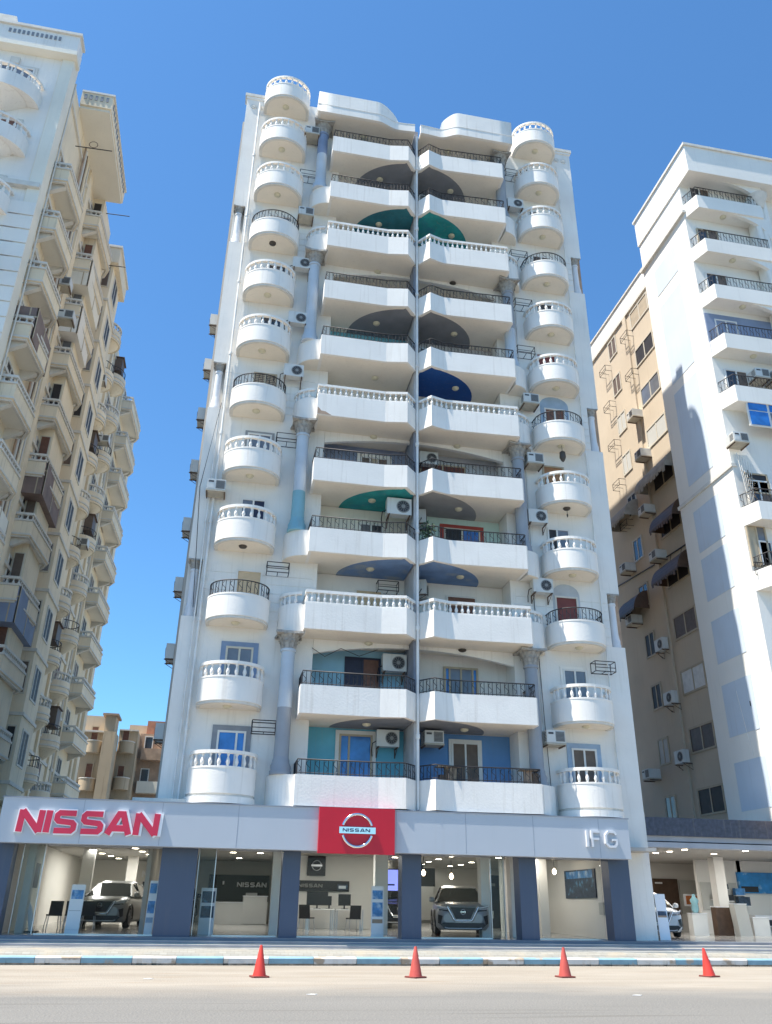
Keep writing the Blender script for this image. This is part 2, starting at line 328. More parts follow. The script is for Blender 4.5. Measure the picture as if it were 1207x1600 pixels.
# ---------------------------------------------------------------- shared makers
def baluster(mb,x,y,z,h,m,n=6):
    pr=[(.055,0),(.055,.06),(.035,.12),(.05,.2),(.075,.38),(.06,.52),(.03,.72),(.028,.8),(.05,.88),(.05,1)]
    mb.lathe([(r*.95,z+h*t) for r,t in pr],x,y,m,n)
def balustrade(path,z,h=.56,m='white',step=.27,t=.13,mt=None):
    mb=MB(); mid=offset(path,t/2)
    for x,y in resample(mid,step,False): baluster(mb,x,y,z,h-.1,m)
    mb.band(path,t,z+h-.11,z+h,mt or m); mb.band([*offset(path,.01)],t-.02,z-.001,z+.045,m)
    a,c=mid[0],mid[-1]
    return mb
def iron_rail(path,z,h=.55,m='iron',step=.155,curl=True,r=.012,rt=.024):
    mb=MB(); mid=offset(path,.06)
    mb.tube([(x,y,z+h) for x,y in mid],rt,m,5); mb.tube([(x,y,z+.06) for x,y in mid],.014,m,4)
    P=resample(mid,step)
    for i,(x,y) in enumerate(P):
        mb.tube([(x,y,z),(x,y,z+h)],r,m,4,False)
        if curl and i<len(P)-1 and i%2==0:
            x2,y2=P[i+1]; mx_,my=(x+x2)/2,(y+y2)/2; dx,dy=(x2-x)/2,(y2-y)/2
            mb.tube([(mx_+dx*.9*math.sin(a*2*PI),my+dy*.9*math.sin(a*2*PI),z+.1+a*(h-.14)) for a in [k/8 for k in range(9)]],.011,m,3,False)
    return mb
ORD=['lowest','second','third','fourth','fifth','sixth','seventh','eighth','ninth','tenth','eleventh','topmost']
def opening(parent,name,x0,x1,z0,z1,y,frame='frame_white',panes=(('blue_glass',0,1),),sur=None,sw=.18,arch=False,bars=0,fw_=.07,slats=None):
    """window or door on a wall that faces -Y: surround and frame with panes as a sub-part"""
    mb=MB()
    if sur:
        mb.box(x0-sw,x0,y-.03,y+.03,z0,z1+sw,sur); mb.box(x1,x1+sw,y-.03,y+.03,z0,z1+sw,sur); mb.box(x0,x1,y-.03,y+.03,z1,z1+sw,sur)
        if arch: mb.slab_y([(x0-sw,z1+sw)]+[((x0+x1)/2-((x1-x0)/2+sw)*math.cos(PI*i/10),z1+sw+.45*math.sin(PI*i/10)) for i in range(1,10)]+[(x1+sw,z1+sw)][::1],y-.028,y+.03,sur)
    f=fw_
    mb.box(x0,x0+f,y-.055,y+.04,z0,z1,frame); mb.box(x1-f,x1,y-.055,y+.04,z0,z1,frame); mb.box(x0+f,x1-f,y-.055,y+.04,z1-f,z1,frame); mb.box(x0+f,x1-f,y-.055,y+.04,z0,z0+f,frame)
    W=x1-x0-2*f; pm=MB()
    for i,(m,a,c) in enumerate(panes):
        xa,xc=x0+f+W*a,x0+f+W*c
        if i>0: mb.box(xa-.035,xa+.035,y-.05,y+.04,z0+f,z1-f,frame)
        pm.box(xa+.004,xc-.004,y-.02,y+.015,z0+f,z1-f,m)
        if bars:
            mb.box(xa+.01,xc-.01,y-.035,y-.021,z0+(z1-z0)*.28,z0+(z1-z0)*.28+.12,frame)
        if slats:
            k=z0+f+.05
            while k<z1-f-.04: pm.box(xa+.02,xc-.02,y-.034,y-.021,k,k+.035,slats); k+=.09
    o=obj(name,mb,parent); obj('shutter' if slats else 'pane',pm,o); return o
_ac={}
def ac_split(): 
    b=MB(); b.box(-.42,.42,-.16,.16,0,.6,'ac_white'); b.discy(.13,-.172,.3,.235,'ac_grille',20,.012)
    b.discy(.13,-.18,.3,.2,'ac_dark',20,.01); b.discy(.13,-.19,.3,.07,'ac_grille',12,.01)
    for k in range(6):
        a=PI*k/6; c,s_=math.cos(a),math.sin(a); b.tube([(.13-.2*c,-.186,.3-.2*s_),(.13+.2*c,-.186,.3+.2*s_)],.006,'ac_grille',3,False)
    g=MB(); g.box(.40,.425,-.1,.1,.1,.5,'ac_grille')
    k=MB()
    for x in (-.35,.35): k.box(x-.02,x+.02,-.2,.34,-.05,-.012,'rust_iron'); k.box(x-.02,x+.02,.3,.34,-.35,-.05,'rust_iron'); k.tube([(x,-.15,-.05),(x,.32,-.33)],.012,'rust_iron',4)
    p=MB(); p.tube([(-.42,.02,.2),(-.55,.02,.12),(-.56,.15,-.1),(-.5,.33,-.3)],.02,'black_plastic',5)
    return [('casing',b),('bracket',k),('coolant_pipe',p)]
def ac_window():
    b=MB(); b.box(-.36,.36,-.35,.3,0,.45,'ac_white'); b.box(-.02,.33,-.362,-.35,.04,.41,'ac_grille'); b.box(-.32,-.08,-.36,-.35,.05,.4,'ac_white'); b.box(-.3,-.1,-.366,-.36,.3,.37,'ac_dark')
    for i in range(7): b.box(0,.31,-.368,-.362,.07+i*.046,.088+i*.046,'ac_dark')
    for i in range(6): b.box(-.366,-.36,-.3,-.05,.08+i*.055,.10+i*.055,'ac_dark')
    k=MB(); k.box(-.38,.38,-.36,.3,-.07,-.012,'ac_old'); k.box(-.36,-.32,-.32,.3,-.12,-.07,'rust_iron'); k.box(.32,.36,-.32,.3,-.12,-.07,'rust_iron')
    return [('casing',b),('bracket',k)]
def rack():
    b=MB(); x0,x1,y0,y1,z1=-.42,.42,-.42,.02,.4
    for z in (0,z1):
        for p in (((x0,y0,z),(x1,y0,z)),((x0,y0,z),(x0,y1,z)),((x1,y0,z),(x1,y1,z)),((x0,y1,z),(x1,y1,z))): b.tube(p,.018,'iron',4)
    for x in (x0,x1):
        for y in (y0,y1): b.tube([(x,y,0),(x,y,z1)],.018,'iron',4)
    b.tube([(x0,y0,.15),(x1,y0,.15)],.015,'iron',4); b.tube([(0,y0,0),(0,y1,0)],.014,'iron',4)
    return b
def put_ac(kind,loc,label,group='air conditioners on the facades',rz=0,sc=1):
    if kind not in _ac:
        t=thing('air_conditioner',loc,label,'air conditioner',group,rz)
        for n,mb in (ac_split() if kind=='s' else ac_window()): obj(n,mb,t,(0,0,0))
        _ac[kind]=t
    else:
        t=copy_tree(_ac[kind]); t.location=loc; t.rotation_euler=(0,0,rz); t['label']=label
    t.scale=(sc,sc,sc); return t
_rk=[]
def put_rack(loc,label,rz=0):
    if not _rk: _rk.append(rack().mesh('bracket_cage'))
    o=link('bracket_cage',_rk[0],loc=loc); o.rotation_euler=(0,0,rz); return tag(o,label,'metal bracket','empty air conditioner cages')

# ================================================================ central apartment tower
TR=(6.8,30.,0.)
tw=thing('apartment_tower',TR,'tall white apartment tower with stacked round balconies, standing over the car showroom','building')
H=3.04
NOTCH=[(11.2,13.5),(20.32,22.62),(29.44,31.74)]
def wallblock(xa,xb,left):
    b=MB(); zs=[4.52]
    for a,c in NOTCH: zs+=[a,c]
    zs.append(39.4)
    for i in range(len(zs)-1):
        z0,z1=zs[i],zs[i+1]
        if i%2==0: b.box(xa,xb,30,44,z0,z1,'white_wall')
        else:
            if left: b.box(xa+.55,xb,30,44,z0,z1,'white_wall'); b.box(xa,xa+.55,30.5,44,z0,z1,'white_wall')
            else: b.box(xa,xb-.55,30,44,z0,z1,'white_wall'); b.box(xb-.55,xb,30.5,44,z0,z1,'white_wall')
            z=z0+.04
            while z<z1-.2:
                if left: b.box(xa+.56,-1.2,29.98,30.01,z,z+.32,'white_wall'); b.box(-1.1,xb-.2,29.98,30.01,z,z+.32,'white_wall')
                else: b.box(xa+.2,xb-.56,29.98,30.01,z,z+.32,'white_wall')
                z+=.36
    # top cornice with two shell medallions
    e=xa if left else xb; d=-1 if left else 1
    b.box(*( (xa-.1,xa+1.1) if left else (xb-1.1,xb+.1) ),29.9,30.5,39.28,39.46,'molding')
    b.box(*( (xa-.04,xa+1.1) if left else (xb-1.1,xb+.04) ),29.95,30.4,39.14,39.28,'white')
    for k in (0,1): b.discy(e-d*(.38+.42*k),29.965,38.62,.15,'molding',12,.04); b.discy(e-d*(.38+.42*k),29.95,38.66,.08,'molding',10,.03)
    return b
obj('facade_wall',wallblock(-2.0,2.95,True),tw); obj('facade_wall',wallblock(10.85,15.6,False),tw)
b=MB(); b.box(-2.14,-2.0,31.0,44,.36,38.6,'side_grey'); b.box(15.6,15.82,30.6,46,.36,38.6,'plaster_old'); b.box(-2.1,15.8,33.,44,38.6,38.75,'molding'); obj('rear_wall',b,tw)  # unseen right-hand skin added dark to cut bounce onto the wall opposite
b=MB(); b.box(4.6,6.2,33,36,38,40.6,'white'); b.box(7.3,8.6,32,35,37.5,40.2,'white'); obj('roof_block',b,tw)
b=MB(); b.box(2.95,10.85,31.02,44,4.52,37.6,'white_wall'); obj('loggia_back_wall',b,tw)
# coloured paint fields of the loggia walls, a skin on the back wall and on the reveals
def field(x0,x1,lv,m,reveal=None):
    z0=4.75+H*(lv-1); z1=4.55+H*lv
    b=MB(); b.box(x0,x1,30.99,31.02,z0,z1,m)
    if reveal: b.box(*reveal,30.02,30.99,z0,z1,m)
    return obj('painted_wall',b,tw)
for lv,l,r in ((1,'teal','blue'),(2,'light_blue',None),(4,'cream_wall','mint'),(5,'slate_blue','grey_soft'),(7,'teal','grey_soft'),(3,'white_wall','white_wall')):
    if l: field(2.96,6.65,lv,l)
    if r: field(6.87,10.84,lv,r)
# fin between the flats
b=MB(); b.box(6.66,6.86,29.28,31.02,4.6,37.5,'fin_pale'); fo_=obj('dividing_fin',b,tw)
for lv in (2,5,8,11):
    b=MB(); b.box(6.652,6.868,29.27,31.0,4.75+H*(lv-1),4.55+H*lv,'fin_grey'); obj('painted_wall',b,fo_)
b=MB(); b.box(2.75,2.95,30.003,30.9,4.6,37.5,'white'); b.box(10.85,11.05,30.003,30.9,4.6,37.5,'white'); 
# arched spandrels over the second, fifth, eighth and eleventh loggias
for lv in (2,5,8,11):
    zt=4.58+H*lv; x0,x1=2.96,10.84
    low=[(x0+(x1-x0)*i/16, zt-.12-.42*(abs(i/16-.5)*2)**2) for i in range(17)]
    s_=MB(); s_.slab_y([low[0],*low[1:9],(6.64,low[8][1]),(6.64,zt),(x0,zt)],30.02,30.2,'white'); s_.slab_y([(6.88,low[8][1]),*low[9:],(x1,zt),(6.88,zt)],30.02,30.2,'white')
    if lv in (5,): 
        pass
    obj('arched_lintel',s_,tw)
b=MB(); b.slab_y([(2.47,19.79),(2.47,20.12),(2.55,20.05),(2.62,19.95),(2.8,19.93),(2.95,19.84),(3.05,19.79)],28.69,28.72,'plaster_old'); obj('broken_edge',b,tw)
# ---- soffit lamp
def lampmesh(k):
    b=MB(); m='lamp_dark' if k==1 else 'lamp_glass'
    b.lathe([(.16,0),(.16,-.03),(.13,-.07),(.05,-.10)],0,0,m,12); return b.mesh('ceiling_lamp')
LM=[lampmesh(0),lampmesh(1)]
# ---- round balconies
SP=[(-1.15,0),(-1.15,-.32)]+arc(0,-.34,1.15,.98,180,360,22)[1:-1]+[(1.15,-.32),(1.15,0)]
def stack_shell(extra=False):
    b=MB(); b.band(SP,.12,0,.82,'white',True); ip=offset(SP,.03)
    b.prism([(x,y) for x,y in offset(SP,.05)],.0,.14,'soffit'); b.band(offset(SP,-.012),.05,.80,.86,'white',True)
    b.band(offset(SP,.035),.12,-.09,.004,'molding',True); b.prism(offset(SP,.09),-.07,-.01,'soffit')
    if extra: b.band(offset(SP,-.02),.15,-.30,-.085,'white',True); b.prism(offset(SP,.02),-.27,-.08,'white')
    return b.mesh('balcony')
SH=[stack_shell(),stack_shell(True)]
RAILS={'b':balustrade(SP,.82,.56,step=.30).mesh('balustrade'),'i':iron_rail(SP,.82,.54).mesh('iron_railing')}
PAT='bbibbibbibbb'
for side,cx in (('left',.05),('right',13.38)):
    for k in range(12):
        z0=6.25+H*k-1.38
        o=obj('balcony',SH[1 if k==0 else 0],tw,(cx-TR[0],0,z0))
        link('balustrade' if PAT[k]=='b' else 'iron_railing',RAILS[PAT[k]],o)
        if k: link('ceiling_lamp',LM[1 if (side=='left' and k in (3,8)) or (side=='right' and k in (4,)) else 0],o,(-.05,-.62,-.07))
# ---- central balconies
LP=[(2.45,30),(2.45,28.7),(5.3,28.7),(6.22,28.54),(6.71,29.12)]
RP=[(6.81,29.12),(7.26,28.55),(7.6,28.66),(7.95,28.76),(11.12,28.62),(11.2,28.72),(11.2,30)]
LF=[(1.55,30)]+arc(2.47,30,.92,.88,180,262,10)[1:]; RF=arc(11.18,30,.92,.88,278,360,10)[:-1]+[(12.1,30)]
def cshell(path,back,sof):
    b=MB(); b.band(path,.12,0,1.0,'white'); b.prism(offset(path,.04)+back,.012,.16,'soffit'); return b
def halfdisc(left):
    if left:
        P=[(6.62,31.0),(3.8,31.0)]+[(6.72-2.92*math.cos(a),31-2.26*math.sin(a)) for a in [PI/2*i/14 for i in range(1,14)]]
        P=[p for p in P if not(p[0]>6.1 and p[1]<29)]+[(6.16,28.72),(6.5,29.16),(6.62,29.18)]
        return P
    P=[(6.9,31.0),(6.9,29.2),(7.0,29.16),(7.32,28.72)]+[(6.82+2.92*math.cos(a),31-2.26*math.sin(a)) for a in [PI/2*i/14 for i in range(13,0,-1)]]+[(9.74,31.0)]
    return [p for i,p in enumerate(P) if i<4 or p[0]>7.36]
CEIL={1:('ceil_grey','ceil_grey'),3:('ceil_mid','ceil_mid'),4:('ceil_teal','grey_arch'),6:(None,'ceil_deep'),7:('ceil_grey','ceil_grey'),9:('ceil_dark_teal','ceil_teal'),10:('ceil_grey','ceil_grey')}
CP='iibiibiibii'
LB=[(6.62,29.3),(6.62,31.0),(2.97,31.0),(2.97,30.0)]; RB=[(10.83,30.0),(10.83,31.0),(6.9,31.0),(6.9,29.3)]
cm={}
for nm,path,back,fl in (('L',LP,LB,LF),('R',RP,RB,RF)):
    cm[nm]=cshell(path,back,None).mesh('balcony')
    cm[nm+'b']=balustrade(path,1.0,.5,step=.235).mesh('balustrade'); cm[nm+'i']=iron_rail(path,1.0,.5).mesh('iron_railing')
    d=MB(); bot=fl+([(2.47,29.12),(2.47,30)] if nm=='L' else [])
    poly=(fl+[(2.47,29.12),(2.47,30)]) if nm=='L' else ([(11.21,30)]+fl)
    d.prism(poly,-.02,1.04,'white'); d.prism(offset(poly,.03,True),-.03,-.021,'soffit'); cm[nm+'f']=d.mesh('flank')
    cm[nm+'fb']=balustrade(fl,1.04,.5,step=.22).mesh('balustrade')
for k in range(1,12):
    z0=4.57+H*(k-1)
    for nm in 'LR':
        o=link('balcony',cm[nm],tw,(-TR[0],-TR[1],z0))
        link('balustrade' if CP[k-1]=='b' else 'iron_railing',cm[nm+CP[k-1]],o)
        if k>1 and CEIL.get(k-1,(0,0))[0 if nm=='L' else 1]:
            p=MB(); p.prism(halfdisc(nm=='L'),-.006,.011,CEIL[k-1][0 if nm=='L' else 1]); link('painted_soffit',p.mesh('painted_soffit'),o)
        if k>1: link('ceiling_lamp',LM[(k+(nm=='L'))%2 if k in (3,9) else 0],o,(5.05 if nm=='L' else 8.75,30.0,-.005))
        if k in (1,3,4,6,7,9,10):
            f=link('flank',cm[nm+'f'],o)
            if k in (3,6,9): f2=link('balustrade',cm[nm+'fb'],o)
# roof parapet with its wave
def zt_l(x): t=min(1,max(0,(x-4.5)/1.2)); return 38.86-.86*(1-math.sqrt(max(0,1-t**2.2)))
def zt_r(x): t=min(1,max(0,(x-7.95)/1.0)); return 38.05+1.0*math.sqrt(max(0,1-(1-t)**2.2))
P=[(1.6,30),(1.6,28.6)]+[(1.6+3.0*i/4,28.6) for i in range(1,5)]+[(4.6+1.15*i/10,28.6+.3*(.5-.5*math.cos(PI*i/10))) for i in range(1,11)]+[(6.2,28.88),(6.62,28.84)]
Q=[(6.92,28.84),(7.4,28.86),(7.95,28.9)]+[(7.95+1.0*i/10,28.9-.35*(.5-.5*math.cos(PI*i/10))) for i in range(1,11)]+[(8.95+2.8*i/4,28.55) for i in range(1,5)]+[(11.75,30)]
for nm,path,zf in (('L',P,zt_l),('R',Q,zt_r)):
    b=MB(); b.band(path,.15,37.46,[zf(x) for x,y in path],'white',True)
    b.band(offset(path,-.012),.03,38.0-.5*(nm=='L')+.45*(nm=='L'),38.03 if nm=='R' else 37.98,'molding')
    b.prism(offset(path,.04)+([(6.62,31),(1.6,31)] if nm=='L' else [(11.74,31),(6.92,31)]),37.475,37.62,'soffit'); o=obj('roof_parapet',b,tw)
    p=link('ceiling_lamp',LM[0],o,((4.1 if nm=='L' else 8.6),29.7,37.47))
# ---- giant columns with leafy capitals
def column(r,h,lo,hi,split,caph=.6,base=True,capm='capital',cw=1.95):
    b=MB(); e=(h-caph)*split
    n=18
    if base: b.lathe([(r*1.42,0),(r*1.42,.12),(r*1.3,.16),(r*1.34,.3),(r*1.12,.42),(r*1.1,.5),(r*1.02,.56),(r,.6)],0,0,lo,n)
    b.lathe([(r*1.0,.6 if base else 0),(r*.97,e)],0,0,lo,n); b.lathe([(r*.97,e),(r*.92,h-caph-.05)],0,0,hi,n)
    b.lathe([(r*1.06,h-caph-.1),(r*1.12,h-caph-.06),(r*1.06,h-caph)],0,0,hi,n)
    c=MB(); z=h-caph
    c.lathe([(r*.95,z),(r*1.15,z+caph*.35),(r*1.2,z+caph*.5),(r*1.55,z+caph*.85)],0,0,capm,16)
    for ring,(n2,z0,zz,ro) in enumerate(((10,z,caph*.5,1.25),(8,z+caph*.3,caph*.55,1.6))):
        for i in range(n2):
            a=2*PI*(i+.5*ring)/n2; ca,sa=math.cos(a),math.sin(a); wv=r*.3
            pts=[]
            for t,rr in ((0,1.02),(.5,1.12),(.85,ro),(1.0,ro+.12),(.88,ro+.2)):
                pts.append((t,rr*r))
            vs=[]
            for t,rr in pts:
                ww=wv*(1-.35*t)
                vs+=[(ca*rr-sa*ww,sa*rr+ca*ww,z0+zz*t),(ca*rr+sa*ww,sa*rr-ca*ww,z0+zz*t)]
            c.add(vs,[(2*j,2*j+1,2*j+3,2*j+2) for j in range(4)],capm)
    q=r*cw; c.prism([(-q,-q),(-.3*q,-q*.86),(.3*q,-q*.86),(q,-q),(q*.86,-.3*q),(q*.86,.3*q),(q,q),(.3*q,q*.86),(-.3*q,q*.86),(-q,q),(-q*.86,.3*q),(-q*.86,-.3*q)],h-caph*.15,h,capm)
    return b,c
for i,(kz,lo,hi,sp) in enumerate(((1,'grey_col','pale_col',.52),(4,'teal_col','pale_col',.40),(7,'pale_col','pale_col',.5),(10,'pale_col','slate_blue',.62))):
    z0=4.57+H*(kz-1)+1.04; h=2*H-1.06
    if kz==10: h=37.4-z0
    for x,l2,h2 in ((2.0,lo,hi),(11.32,'grey_col' if kz!=7 else 'pale_col','grey_col')):
        b,c=column(.265,h,l2,h2,sp); o=obj('column',b,tw,(x-TR[0],29.5-TR[1],z0)); obj('capital',c,o,(0,0,0))
for a,c_ in NOTCH:
    for x in (-1.72,15.32):
        b,c=column(.15,c_-a-.02,'white_col','white_col',.5,.38,True,'capital',1.7); o=obj('corner_column',b,tw,(x-TR[0],.22,a+.01)); obj('capital',c,o,(0,0,0))
# ---- downpipes
def pipe(pts,r,m='pipe'):
    b=MB(); b.tube(pts,r,m,7)
    for z in [q for q in range(7,39,4) if pts[0][2]<q<pts[-1][2]-1]:
        b.lathe([(r*1.5,z),(r*1.5,z+.15)],pts[0][0],pts[0][1],m,8)
    return obj('drain_pipe',b,tw)
pipe([(6.76,29.08,4.6),(6.76,29.08,37.4)],.055); pipe([(-1.32,29.88,4.6),(-1.32,29.88,38.8)],.05); pipe([(-1.52,29.9,4.6),(-1.50,29.9,20)],.03)
pipe([(14.72,29.9,4.6),(14.72,29.9,38)],.03); pipe([(11.85,29.93,8),(11.85,29.93,34)],.02)
# ---- doors and windows
def stackdoor(cx,k,**a):
    rt_=6.25+H*(k-1); return opening(tw,'balcony_door',cx-.5,cx+.5,rt_-1.2,rt_+.86,29.99,**a)
lx,rx=.25,13.42
stackdoor(lx,1,frame='frame_white',panes=(('blue_glass',0,.7),('blue_glass',.7,1)),sur='surround_grey')
stackdoor(lx,2,frame='frame_cream',panes=(('grey_glass',0,.5),('grey_glass',.5,1)),sur='surround_blue')
stackdoor(lx+.1,3,frame='frame_white',panes=(('beige_shutter',0,1),),slats='beige_shutter')
stackdoor(lx,4,frame='frame_white',panes=(('grey_glass',0,.5),('navy_door',.5,1)))
stackdoor(lx,5,frame='frame_white',panes=(('grey_glass',0,.5),('grey_glass',.5,1)),sur='grey_arch',sw=.1)
stackdoor(lx,6,frame='frame_tan',panes=(('brown_shut',0,.5),('brown_shut',.5,1)),slats='frame_tan')
for k in (7,8,10,11): stackdoor(lx,k,frame='frame_white',panes=(('dark_glass',0,.5),('dark_glass',.5,1)))
stackdoor(lx,9,frame='frame_white',panes=(('grey_glass',0,1),))
stackdoor(rx,1,frame='frame_white',panes=(('brown_shut',0,.5),('brown_shut',.5,1)),sur='surround_bluelt',bars=1)
stackdoor(rx-.1,2,frame='frame_white',panes=(('grey_glass',0,.5),('grey_glass',.5,1)),sur='white',sw=.1)
stackdoor(rx-.2,3,frame='molding',panes=(('red_brown',0,1),),sur='grey_soft',sw=.08,arch=True)
stackdoor(rx-.3,4,frame='frame_white',panes=(('dark_void',0,.42),('grey_glass',.42,1)))
stackdoor(rx-.3,5,frame='frame_tan',panes=(('orange_wood',0,1),))
stackdoor(rx,6,frame='frame_white',panes=(('brown_wood',0,.5),('brown_wood',.5,1)),sur='surround_bluelt',arch=True)
stackdoor(rx-.2,7,frame='frame_white',panes=(('red_brown',0,1),))
for k in (8,9,10,11): stackdoor(rx,k,frame='frame_white',panes=(('dark_glass',0,.5),('dark_glass',.5,1)))
def cdoor(x0,x1,k,ztop,name='loggia_door',**a): return opening(tw,name,x0,x1,4.75+H*(k-1),ztop,30.97,**a)
cdoor(4.2,5.45,1,7.38,frame='frame_tan',panes=(('blue_glass',0,.27),('blue_glass',.27,1)),sur='frame_white',sw=.14)
cdoor(8.5,9.6,1,7.3,frame='frame_white',panes=(('brown_shut',0,.5),('brown_shut',.5,1)),sur='frame_white',sw=.1,bars=1)
cdoor(4.3,5.7,2,10.33,frame='navy_door',panes=(('navy_door',0,.5),('brown_wood',.5,1)))
cdoor(8.25,9.65,2,10.2,frame='frame_tan',panes=(('blue_glass',0,.12),('grey_glass',.12,.5),('grey_glass',.5,.88),('blue_glass',.88,1)),fw_=.08)
cdoor(4.6,5.75,3,13.15,frame='frame_white',panes=(('beige_shutter',0,1),),slats='beige_shutter')
cdoor(8.4,9.7,3,13.2,frame='frame_white',panes=(('brown_wood',0,1),))
cdoor(4.7,5.7,4,16.1,frame='frame_white',panes=(('grey_glass',0,.5),('dark_glass',.5,1)))
cdoor(8.35,9.95,4,16.25,frame='frame_cream',panes=(('dark_void',0,.5),('blue_glass',.5,1)),sur='red_frame',sw=.17)
cdoor(4.65,5.9,5,19.3,frame='frame_white',panes=(('brown_shut',0,.33),('frame_tan',.33,.66),('brown_shut',.66,1)),sur='white',sw=.14)
cdoor(7.3,9.4,5,19.3,name='slatted_screen',frame='frame_tan',panes=(('brown_wood',0,.5),('brown_wood',.5,1)),slats='red_brown')
cdoor(4.7,6.0,7,25.4,frame='frame_white',panes=(('brown_shut',0,1),),slats='frame_tan'); cdoor(7.7,9.3,7,25.4,frame='frame_tan',panes=(('orange_wood',0,1),),slats='frame_tan')
for k in (6,8,9,10,11):
    cdoor(4.5,5.6,k,4.75+H*(k-1)+2.4,frame='frame_white',panes=(('dark_glass',0,.5),('brown_shut',.5,1))); cdoor(8.4,9.6,k,4.75+H*(k-1)+2.4,frame='frame_white',panes=(('brown_shut',0,.5),('dark_glass',.5,1)))
# ledge in front of the lowest right balcony and slab at the tower's left foot
b=MB(); b.prism([(11.22,28.75),(11.55,28.95),(11.62,30),(11.22,30)],4.57,5.57,'white'); obj('corner_parapet',b,tw)
b=MB(); b.prism([(-2.75,29.3),(-1.0,29.3),(-.95,30),(-2.75,30.4)],4.58,4.7,'molding'); obj('ledge',b,tw)
# ---- cables on the tower
for i,(lab,pts) in enumerate((('thin dark cable sagging beside the left round balconies',[(-1.45,29.86,20.5),(-1.9,29.86,16.5),(-1.6,29.86,11.5)]),
    ('loose cable drooping under the lowest left loggia balustrade',[(2.9,29.96,10.3),(3.4,29.96,10.0),(4.0,29.96,10.35),(4.7,29.96,10.1),(5.4,29.96,10.4)]),
    ('thin cable running down the right pier past the balconies',[(11.7,29.9,20),(11.76,29.9,14.5),(11.9,29.9,8),(12.0,29.9,4.9)]))):
    b=MB(); b.tube(pts,.013,'iron',4); tag(obj('cable',b),lab,'cable')
# ---- air conditioners and cages
L='left';
for z,kind,y,lab in ((36.6,'w',29.6,'window air conditioner on the left, highest on the white tower'),(31.1,'w',29.6,'boxy air conditioner beside the left iron round balcony, near the top'),(27.95,'s',29.55,'split air conditioner beside the eighth left round balcony'),(24.75,'s',29.5,'large split air conditioner on a brown bracket beside the seventh left round balcony'),(22.0,'s',29.6,'small split air conditioner above the sixth left round balcony, on a brown tray')):
    put_ac(kind,(1.42,y,z),lab)
put_ac('w',(-1.25,29.6,16.15),'window air conditioner left of the left round balconies, on the outer pier')
for z,kind,lab in ((34.0,'s','split air conditioner on the right pier, topmost on that side'),(22.05,'w','window air conditioner over the sixth right loggia balustrade'),(18.98,'w','window air conditioner touching a capital on the right'),(16.2,'s','split air conditioner beside the fourth right round balcony'),(13.1,'s','tilted split air conditioner above the red-brown balcony door'),(7.15,'w','large window air conditioner above the lowest right round balcony')):
    put_ac(kind,(12.05,29.6,z),lab)
put_ac('s',(5.95,30.6,6.92),'split air conditioner on the teal loggia wall'); put_ac('s',(6.15,30.5,9.72),'split air conditioner on the light blue loggia wall',sc=1.1)
put_ac('w',(7.6,30.35,7.05),'window air conditioner on the blue loggia wall'); put_ac('s',(6.08,29.55,15.9),'wide white split air conditioner beside the white downpipe, level with the red window frame',sc=1.2)
put_ac('s',(7.35,30.6,12.9),'air conditioner seen edge-on in the loggia with the brown shutter',rz=R(70)); put_ac('s',(7.3,30.5,16.0),'air conditioner seen edge-on left of the red window frame',rz=R(75))
put_ac('s',(7.6,30.6,19.0),'split air conditioner above the brown slatted screen'); put_ac('s',(6.0,30.5,24.3),'split air conditioner behind the seventh left loggia railing',sc=1.1)
put_ac('w',(7.45,30.4,24.4),'air conditioner behind the seventh right loggia railing'); put_ac('w',(6.3,30.4,30.9),'small air conditioner under the dark teal painted ceiling',sc=.9); put_ac('w',(7.2,30.4,34.0),'air conditioner under the highest grey painted ceiling, right of the fin')
for z,x,lab in ((33.9,1.42,'beside the tenth left round balcony'),(18.8,1.36,'beside the fifth left round balcony'),(13.05,1.4,'right of the beige shutter'),(7.05,1.34,'beside the grey column, lowest on the left')): put_rack((x,29.98,z),'empty black iron cage '+lab)
for z,x,lab in ((36.4,12.1,'high under the right roof corner'),(30.8,12.1,'beside the ninth right round balcony'),(27.75,12.15,'beside the eighth right round balcony'),(24.95,12.1,'beside the seventh right round balcony'),(10.05,14.45,'right of the second right round balcony')): put_rack((x,29.98,z),'empty iron cage '+lab)
put_rack((5.9,30.98,13.05),'empty iron cage inside the loggia with the beige shutter')
zs=(26.9,24.3,21.6,18.9,16.1,13.4,10.6,7.5)
words=('topmost','second from the top','third from the top','fourth from the top','fifth from the top','sixth from the top','seventh from the top','lowest')
for z,wd in zip(zs,words):
    put_ac('s',(-2.42,33.0,z-.35),'grey air conditioner jutting from the left side wall, '+wd,'air conditioners on the left side wall',rz=R(-90))
# ---- hanging lantern and clutter
b=MB(); b.tube([(0,0,0),(0,0,-.3)],.012,'iron',4); b.lathe([(.03,-.3),(.13,-.38),(.15,-.62),(.08,-.78),(.03,-.84)],0,0,'lamp_dark',8); o=obj('hanging_lantern',b); o.location=(13.3,29.25,19.98); tag(o,'small dark lantern hanging under a right round balcony','lantern')
b=MB(); b.tube([(0,0,0),(0,0,-.35)],.012,'iron',4); b.lathe([(.02,-.35),(.04,-.4),(.02,-.5)],0,0,'lamp_dark',6); o=obj('bare_bulb',b); o.location=(13.3,29.3,17.0); tag(o,'bare bulb on a cord under the fifth right round balcony','light bulb')
rr=random.Random(5)
def clutter(x0,x1,y,z,lab,n=7):
    b=MB()
    for i in range(n):
        a=rr.uniform(x0,x1-.15); wd_=rr.uniform(.1,.3); h=rr.uniform(.15,.5); b.box(a,a+wd_,y-rr.uniform(.0,.12),y+rr.uniform(.02,.2),z,z+h,rr.choice(['debris','wood_dark','rust_iron','plaster_old']))
    b.box(x0,x1,y-.14,y+.22,z+.44,z+.485,'debris'); tag(obj('stored_junk',b),lab,'junk')
